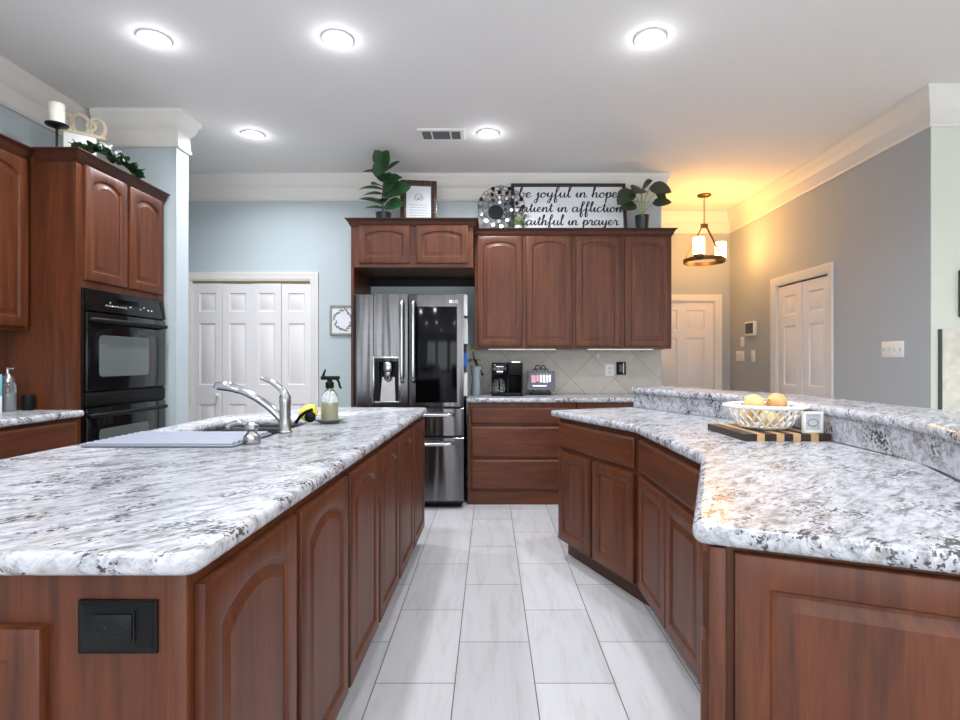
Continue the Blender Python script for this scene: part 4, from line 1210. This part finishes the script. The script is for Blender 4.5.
# ------------------------------------------------------------------ things on top of the cabinets
TOP = 2.4205
t = thing('potted_fig', 'fiddle-leaf fig with broad green leaves in a dark pot on the fridge cabinet', 'plant', (-0.915, 4.66, TOP))
m = MB(); m.lathe([(0, 0), (0.055, 0), (0.068, 0.075), (0.07, 0.08), (0.062, 0.08), (0.058, 0.065), (0, 0.064)], n=24, cap0=False, cap1=False); m.build('pot', M_pot, t)
m = MB(); m.lathe([(0, 0.064), (0.057, 0.0655), (0, 0.068)], cap0=False, cap1=False); m.build('soil', M_soil, t)
m = MB(); m.tube(catmull([(0, 0, 0.06), (-0.01, 0, 0.2), (0.005, 0, 0.36), (0.0, 0, 0.50)]), 0.007, 8); m.build('stem', M_stem, t)
m = MB()
fl = [((0, 0, .46), (-.3, -.5, .75), (.2, -.9, .5), .17, .14, .1), ((0, 0, .46), (.3, -.55, .7), (-.2, -.9, .5), .17, .15, .1), ((0, 0, .43), (.9, -.3, .6), (-.5, -.7, .7), .18, .10, .15), ((0, 0, .42), (-.95, -.2, .3), (.2, -.6, .9), .2, .085, .45),
      ((0, 0, .38), (-.3, -.5, .45), (0, -.9, .5), .15, .14, .2), ((0, 0, .35), (.2, -.8, .3), (-.1, -.6, .8), .16, .13, .3), ((0, 0, .33), (.85, -.3, .3), (-.3, -.7, .7), .19, .11, .2), ((0, 0, .27), (.7, -.6, .5), (-.4, -.9, .4), .22, .17, .2), ((0, 0, .23), (1, -.1, .5), (-.5, -.9, .3), .27, .18, .3),
      ((0, 0, .28), (-1, -.2, .3), (.2, -.6, .9), .23, .09, .5), ((0, 0, .24), (-1, .1, .25), (.1, -.6, .9), .21, .095, .4), ((0, 0, .20), (.5, -.7, .15), (.1, -.9, .5), .22, .17, .4), ((0, 0, .15), (-.9, -.3, .45), (.3, -.6, .9), .23, .09, .45),
      ((0, 0, .12), (-.9, .2, .25), (.2, -.6, .9), .2, .09, .3), ((0, 0, .13), (.7, -.6, .2), (-.1, -.8, .6), .21, .17, .6), ((0, 0, .17), (-.1, -.9, .3), (0, -.5, 1), .18, .14, .7), ((0, 0, .30), (-.4, -.8, .2), (0, -.7, .8), .15, .12, .5)]
for bs, d, u, ln, wd, cu in fl: m.leaf(bs, d, u, ln, wd, cu, shape=1.15)
m.build('foliage', M_leaf, t)

t = thing('ornate_frame', 'dark carved photo frame with white print leaning on the fridge cabinet', 'picture frame', (-0.64, 4.87, TOP), 8)
Mt = Matrix.Rotation(math.radians(-8), 4, 'X')
m = MB(); m.M = Mt
fw, fh, fb = 0.165, 0.455, 0.055
for (x0, x1, z0, z1) in ((-fw, -fw + fb, 0, fh), (fw - fb, fw, 0, fh), (-fw + fb, fw - fb, 0, fb), (-fw + fb, fw - fb, fh - fb, fh)): m.box(x0, x1, -0.014, 0.014, z0, z1, 0.008)
m.build('frame', M_ornate, t)
m = MB(); m.M = Mt
for k in range(14):
    z = 0.03 + k * 0.0285
    for x in (-fw + fb / 2, fw - fb / 2): m.sphere((x, -0.014, z), (0.019, 0.007, 0.011), 10, 6)
for k in range(8):
    x = -fw + 0.055 + k * 0.031
    for z in (fb / 2, fh - fb / 2): m.sphere((x, -0.014, z), (0.012, 0.007, 0.018), 10, 6)
m.build('carving', M_ornate, t)
m = MB(); m.M = Mt; m.box(-fw + fb, fw - fb, -0.004, 0.004, fb, fh - fb); pr = m.build('print', M_paper, t)
m = MB(); m.M = Mt
for (cx, cz, sx, sz) in ((0.0, 0.30, 0.032, 0.026), (-0.02, 0.285, 0.018, 0.02), (0.022, 0.285, 0.016, 0.02)):
    m.tube([(cx + sx * math.cos(q * PI / 8), -0.005, cz + sz * math.sin(q * PI / 8)) for q in range(16)], 0.0022, 5, closed=True)
for z in (0.22, 0.195, 0.17, 0.145, 0.12):
    m.tube(catmull([(x / 100, -0.005, z + 0.004 * math.sin(x * 2.1)) for x in range(-8, 9, 2)], 3), 0.0016, 5)
m.build('scribble', M_greyink, pr)

# round mirror of small discs
t = thing('disc_mirror', 'round wall mirror ringed with small dark and mirrored discs on the upper cabinets', 'mirror', (0.115, 5.02, TOP), 0)
Mt = T(0, 0, 0.235) @ Matrix.Rotation(math.radians(-10), 4, 'X')
m = MB(); m.M = Mt; m.disc((-0.062, -0.008, -0.055), (0, 1, 0), 0.07, 0.01, 32); m.build('mirror_glass', mat('mirror_dark_reflection', (14, 13, 16), 0.5, spec=0.06, var=0.0), t)  # near-black colour painted in place of the mirror's dark reflection
random.seed(11)
wires = MB(); wires.M = Mt
pts = []
for rr, n, rad in ((0.045, 5, 0.016), (0.098, 9, 0.018), (0.148, 13, 0.018), (0.2, 16, 0.019)):
    for k in range(n):
        a = 2 * PI * (k + (0.5 if n % 4 else 0)) / n
        x, z = -0.01 + rr * math.cos(a), rr * math.sin(a) * 0.97
        if math.hypot(x + 0.062, z + 0.055) < 0.088: continue
        pts.append((x, z)); ci = random.choice([0, 0, 1, 0, 2])
        rings = MB(); rings.M = Mt; rings.mi = ci; rings.disc((x, -0.006, z), (0, 1, 0), rad, 0.009, 14)
        if ci == 2:
            rings.mi = 0
            rings.tube([(x + rad * math.cos(q * PI / 7), -0.006, z + rad * math.sin(q * PI / 7)) for q in range(14)], 0.0045, 6, closed=True)
        rings.build('small_disc', [M_darkdisc, M_browndisc, M_mirror], t)
for rr in (0.12, 0.175, 0.215):
    wires.tube([(-0.01 + rr * math.cos(q * PI / 20), 0.0, rr * 0.97 * math.sin(q * PI / 20)) for q in range(40)], 0.003, 6, closed=True)
for k in range(16):
    a = 2 * PI * k / 16
    wires.tube([(-0.01 + 0.06 * math.cos(a), 0.0, 0.06 * math.sin(a)), (-0.01 + 0.215 * math.cos(a), 0.0, 0.208 * math.sin(a))], 0.003, 6)
wires.build('wire_frame', M_iron, t)

# wooden sign with brush script
t = thing('lettered_sign', 'long white brown-framed sign with black script lettering on the upper cabinets', 'sign', (0.745, 5.10, TOP))
SW, SH = 1.09, 0.505
Mt = T(0, 0, 0.0) @ Matrix.Rotation(math.radians(-9), 4, 'X')
m = MB(); m.M = Mt
for (x0, x1, z0, z1) in ((-SW / 2, -SW / 2 + 0.03, 0, SH), (SW / 2 - 0.03, SW / 2, 0, SH), (-SW / 2 + 0.03, SW / 2 - 0.03, 0, 0.03), (-SW / 2 + 0.03, SW / 2 - 0.03, SH - 0.03, SH)): m.box(x0, x1, -0.02, 0.012, z0, z1, 0.003)
m.build('frame', M_bframe, t)
m = MB(); m.M = Mt; m.box(-SW / 2 + 0.03, SW / 2 - 0.03, -0.004, 0.008, 0.03, SH - 0.03); bd = m.build('board', M_paper, t)
G = {
 'a': ([[(.85, .8), (.55, 1), (.15, .7), (.15, .2), (.4, 0), (.7, .3), (.88, .95), (.86, .3), (1.05, 0), (1.3, .3)]], 1.25),
 'b': ([[(0, .3), (.35, 1.3), (.5, 1.9), (.3, 2.05), (.2, 1.4), (.15, .4), (.4, 0), (.8, .3), (.75, .8), (.45, .9)], [(.7, .8), (1.1, .75)]], 1.05),
 'c': ([[(.8, .8), (.55, 1), (.15, .65), (.2, .15), (.5, 0), (.95, .35)]], .9),
 'e': ([[(0, .3), (.5, .5), (.7, .8), (.5, 1), (.2, .7), (.2, .2), (.5, 0), (.95, .35)]], .9),
 'f': ([[(0, .3), (.5, 1.2), (.75, 1.85), (.55, 2.1), (.38, 1.6), (.32, .5), (.25, -.6), (.4, -1.0), (.6, -.6), (.4, .1), (.9, .35)]], .85),
 'h': ([[(0, .3), (.4, 1.4), (.5, 1.95), (.32, 2.05), (.25, 1.3), (.2, 0), (.35, .6), (.65, .95), (.8, .6), (.75, .15), (.95, 0), (1.2, .3)]], 1.15),
 'i': ([[(0, .3), (.25, .95), (.22, .3), (.4, 0), (.65, .3)], [(.3, 1.42), (.36, 1.5)]], .6),
 'j': ([[(.1, .4), (.35, .95), (.3, -.4), (.1, -1.05), (-.2, -.8), (.2, -.2), (.7, .3)], [(.4, 1.42), (.46, 1.5)]], .65),
 'l': ([[(0, .3), (.4, 1.3), (.55, 1.9), (.38, 2.08), (.25, 1.4), (.22, .4), (.4, 0), (.7, .3)]], .62),
 'n': ([[(0, .3), (.22, .95), (.2, 0), (.35, .6), (.65, .97), (.8, .6), (.75, .15), (.95, 0), (1.2, .3)]], 1.15),
 'o': ([[(.6, .95), (.2, .75), (.15, .2), (.45, 0), (.8, .35), (.7, .85), (.5, .9), (.75, .7), (1.1, .75)]], 1.0),
 'p': ([[(0, .3), (.25, 1), (.2, -.2), (.15, -1.05), (.22, .2), (.45, .9), (.75, .9), (.8, .3), (.5, 0), (.3, .15)], [(.6, .05), (1.05, .3)]], 1.0),
 'r': ([[(0, .3), (.3, 1.05), (.4, .85), (.65, .85), (.6, .3), (.75, 0), (1.0, .3)]], .95),
 't': ([[(0, .3), (.35, 1.2), (.38, 1.65), (.3, .5), (.45, 0), (.75, .3)], [(.0, 1.15), (.7, 1.22)]], .7),
 'u': ([[(0, .3), (.2, .95), (.2, .25), (.4, 0), (.7, .3), (.85, .95), (.82, .25), (1.0, 0), (1.25, .3)]], 1.2),
 'y': ([[(0, .3), (.2, .95), (.22, .3), (.45, .1), (.75, .5), (.85, .95), (.75, -.3), (.5, -1.05), (.25, -.8), (.6, -.2), (1.15, .3)]], 1.1),
}
m = MB(); m.M = Mt


def write(text, x0, x1, zb, xh):
    tot = sum(0.75 if c_ == ' ' else G[c_][1] for c_ in text)
    k = (x1 - x0) / tot; cx = x0
    for c_ in text:
        if c_ == ' ': cx += 0.75 * k; continue
        for stt in G[c_][0]:
            P = catmull([(cx + (px + 0.12 * pz) * k, 0, zb + pz * xh) for px, pz in stt], 5)
            n = len(P); pv = None
            for i in range(n):
                d = (P[min(i + 1, n - 1)] - P[max(i - 1, 0)])
                if d.length < 1e-9: d = Vector((1, 0, 0))
                d.normalize()
                hw = 0.0032 + 0.0042 * max(0, -d.z) + 0.0008 * max(0, d.z)
                nx = Vector((-d.z, 0, d.x)) * hw
                q = [m._v((P[i].x + nx.x, -0.0052, P[i].z + nx.z)), m._v((P[i].x - nx.x, -0.0052, P[i].z - nx.z))]
                if pv: m._f([pv[0], q[0], q[1], pv[1]])
                pv = q
        cx += G[c_][1] * k


write('be joyful in hope', -0.475, 0.465, 0.368, 0.052)
write('patient in affliction', -0.505, 0.505, 0.222, 0.05)
write('faithful in prayer', -0.455, 0.465, 0.09, 0.05)
m.build('lettering', M_ink, bd, smooth=False, normals=False)

t = thing('succulent', 'small pale green succulent in front of the sign beside the disc mirror', 'plant', (0.262, 4.965, TOP))
m = MB(); m.lathe([(0, 0), (0.03, 0), (0.036, 0.045), (0.03, 0.045), (0, 0.04)], n=18, cap0=False, cap1=False); m.build('pot', M_white, t)
m = MB(); random.seed(4)
for k in range(34):
    a = k * 2.4; e = 0.2 + 1.1 * k / 34
    m.leaf((0, 0, 0.045 + 0.02 * k / 34), (math.cos(a) * math.cos(e), math.sin(a) * math.cos(e), math.sin(e)), (0, 0, 1) if e < 1 else (1, 0, 0), 0.075 + random.uniform(0, .03), 0.02, -0.1, 5)
m.build('rosette', M_leaf3, t)

t = thing('potted_plant', 'broad-leaved olive green plant in a dark pot at the sign\'s right end', 'plant', (1.40, 4.99, TOP))
t.scale = (0.92, 0.92, 0.97)
m = MB(); m.lathe([(0, 0), (0.06, 0), (0.07, 0.14), (0.073, 0.15), (0.066, 0.15), (0.06, 0.13), (0, 0.128)], n=24, cap0=False, cap1=False); m.build('pot', M_pot, t)
m = MB(); m.lathe([(0, 0.128), (0.059, 0.13), (0, 0.133)], cap0=False, cap1=False); m.build('soil', M_soil, t)
ends = [((-.10, -.03, .38), (-.8, -.4, -.6), .24, .18), ((-.03, -.06, .39), (-.5, -.7, -.3), .17, .17), ((.07, -.02, .41), (.9, -.4, -.15), .23, .19), ((.13, -.04, .36), (.9, -.3, -.6), .13, .11), ((-.08, -.06, .24), (-.9, -.4, -.2), .19, .15), ((.09, -.06, .25), (.9, -.4, .1), .19, .13), ((.0, .0, .40), (.2, -.5, .25), .15, .15)]
m = MB()
for e, d, ln, wd in ends: m.tube(catmull([(0, 0, .12), (e[0] * .35, e[1] * .35, .12 + (e[2] - .12) * .6), e]), 0.005, 6)
m.build('stalks', M_leaf3, t)
m = MB()
for e, d, ln, wd in ends: m.leaf(e, d, (0, -.9, .6), ln, wd, 0.3, shape=0.8)
m.build('foliage', M_leaf2, t)

# oven tower top
t = thing('candle_holder', 'black iron candle stand with a thick ivory candle on the oven cabinet', 'candle holder', (-2.585, 3.235, TOP))
m = MB(); m.lathe([(0, 0), (0.05, 0), (0.05, 0.006), (0.01, 0.014), (0.007, 0.03), (0.007, 0.19), (0.014, 0.2), (0.055, 0.212), (0.06, 0.22), (0.057, 0.222), (0, 0.221)], n=24, cap0=False, cap1=False); m.build('stand', M_iron, t)
tc_ = thing('pillar_candle', 'thick ivory pillar candle standing on the black iron holder', 'candle', (-2.585, 3.235, TOP + 0.2225))
m = MB(); m.lathe([(0, 0), (0.038, 0), (0.040, 0.004), (0.040, 0.118), (0.037, 0.122), (0.02, 0.117), (0, 0.116)], n=24, cap0=False, cap1=False); m.build('wax', M_candle, tc_)
m = MB(); m.cyl((0, 0, 0.116), (0.002, 0, 0.128), 0.0015, n=6); m.build('wick', M_iron, tc_)

t = thing('scroll_ornament', 'distressed cream scrollwork ornament behind the ivy on the oven cabinet', 'ornament', (-2.60, 3.46, TOP), 40)
m = MB(); m.box(-0.1, 0.07, -0.04, 0.04, 0, 0.24, 0.01); m.build('ornament_base', M_white, t)
m = MB()
for (cx, r) in ((-0.085, 0.036), (-0.01, 0.044), (0.075, 0.042), (0.045, 0.02)):
    m.tube([(cx + r * math.cos(q * PI / 10), 0.0, 0.315 + r * 1.4 * math.sin(q * PI / 10)) for q in range(20)], 0.014, 10, closed=True)
m.tube([(-0.12, 0, 0.256), (0.12, 0, 0.256)], 0.016, 10)
m.build('scrollwork', M_cream, t)

t = thing('ivy_garland', 'trailing ivy with white blossoms spilling over the oven cabinet crown', 'plant', (-2.42, 3.50, TOP))
random.seed(21)
path = catmull([(-0.06, -0.30, 0.03), (0.0, -0.24, 0.08), (0.0, -0.17, 0.1), (0.03, -0.10, 0.09), (0.06, -0.03, 0.07), (0.08, 0.03, 0.05), (0.10, 0.09, 0.02)], 6)
m = MB(); m.tube(path, 0.004, 6); m.build('vine', M_stem, t)
m = MB()
for p in path:
    for q in range(3):
        d = Vector((random.uniform(-.6, 1), random.uniform(-1, 1), random.uniform(-.1, 1)))
        m.leaf(p, d, (0.3, 0, 1), random.uniform(0.05, 0.085), random.uniform(0.035, 0.055), 0.3, 5)
m.build('foliage', M_leaf, t)
m = MB()
for k in range(7):
    p = path[12 + k * 2] + Vector((random.uniform(0, .04), random.uniform(-.03, .03), random.uniform(.02, .06)))
    for q in range(6): m.leaf(p, (0.6 + math.cos(q) * .8, math.sin(q * 1.05), math.cos(q * 1.05)), (1, 0, 0), 0.026, 0.02, 0.1, 4)
m.build('blossoms', M_white, t)

# things on the side worktop at the left edge
ZS = 0.9545
t = thing('pump_bottle', 'clear pump bottle with a silver cap beside the oven tower', 'bottle', (-2.66, 2.99, ZS))
m = MB(); m.lathe([(0, 0), (0.035, 0), (0.037, 0.005), (0.037, 0.14), (0.033, 0.155), (0.02, 0.165)], n=24, cap0=False); m.build('bottle_body', M_clear, t)
m = MB(); m.lathe([(0.03, 0.16), (0.03, 0.18), (0.02, 0.19), (0.016, 0.2), (0.008, 0.205), (0.006, 0.235), (0, 0.237)], n=20); m.box(-0.006, 0.035, -0.006, 0.006, 0.228, 0.24, 0.003); m.build('pump', M_silver, t)
m = MB(); m.lathe([(0.0, 0.003), (0.034, 0.004), (0.034, 0.10), (0, 0.101)], n=24, cap0=False, cap1=False); m.build('contents', mat('grey_soap', (170, 176, 178), 0.3, trans=0.3), t)
t = thing('tissue_box', 'teal and white carton at the left edge of the side worktop', 'carton', (-2.66, 2.86, ZS))
m = MB(); m.mi = 1; m.box(-0.05, 0.05, -0.04, 0.04, 0, 0.09, 0.002); m.mi = 0; m.box(-0.05, 0.05, -0.04, 0.04, 0.0905, 0.205, 0.002); m.build('carton_body', [M_teal, M_white], t)
t = thing('black_canister', 'small black canister between the pump bottle and the oven tower', 'canister', (-2.585, 3.035, ZS))
m = MB(); m.lathe([(0, 0), (0.028, 0), (0.03, 0.004), (0.03, 0.075), (0.026, 0.085), (0.0, 0.087)], n=20, cap0=False, cap1=False); m.build('canister_body', M_blackm, t)
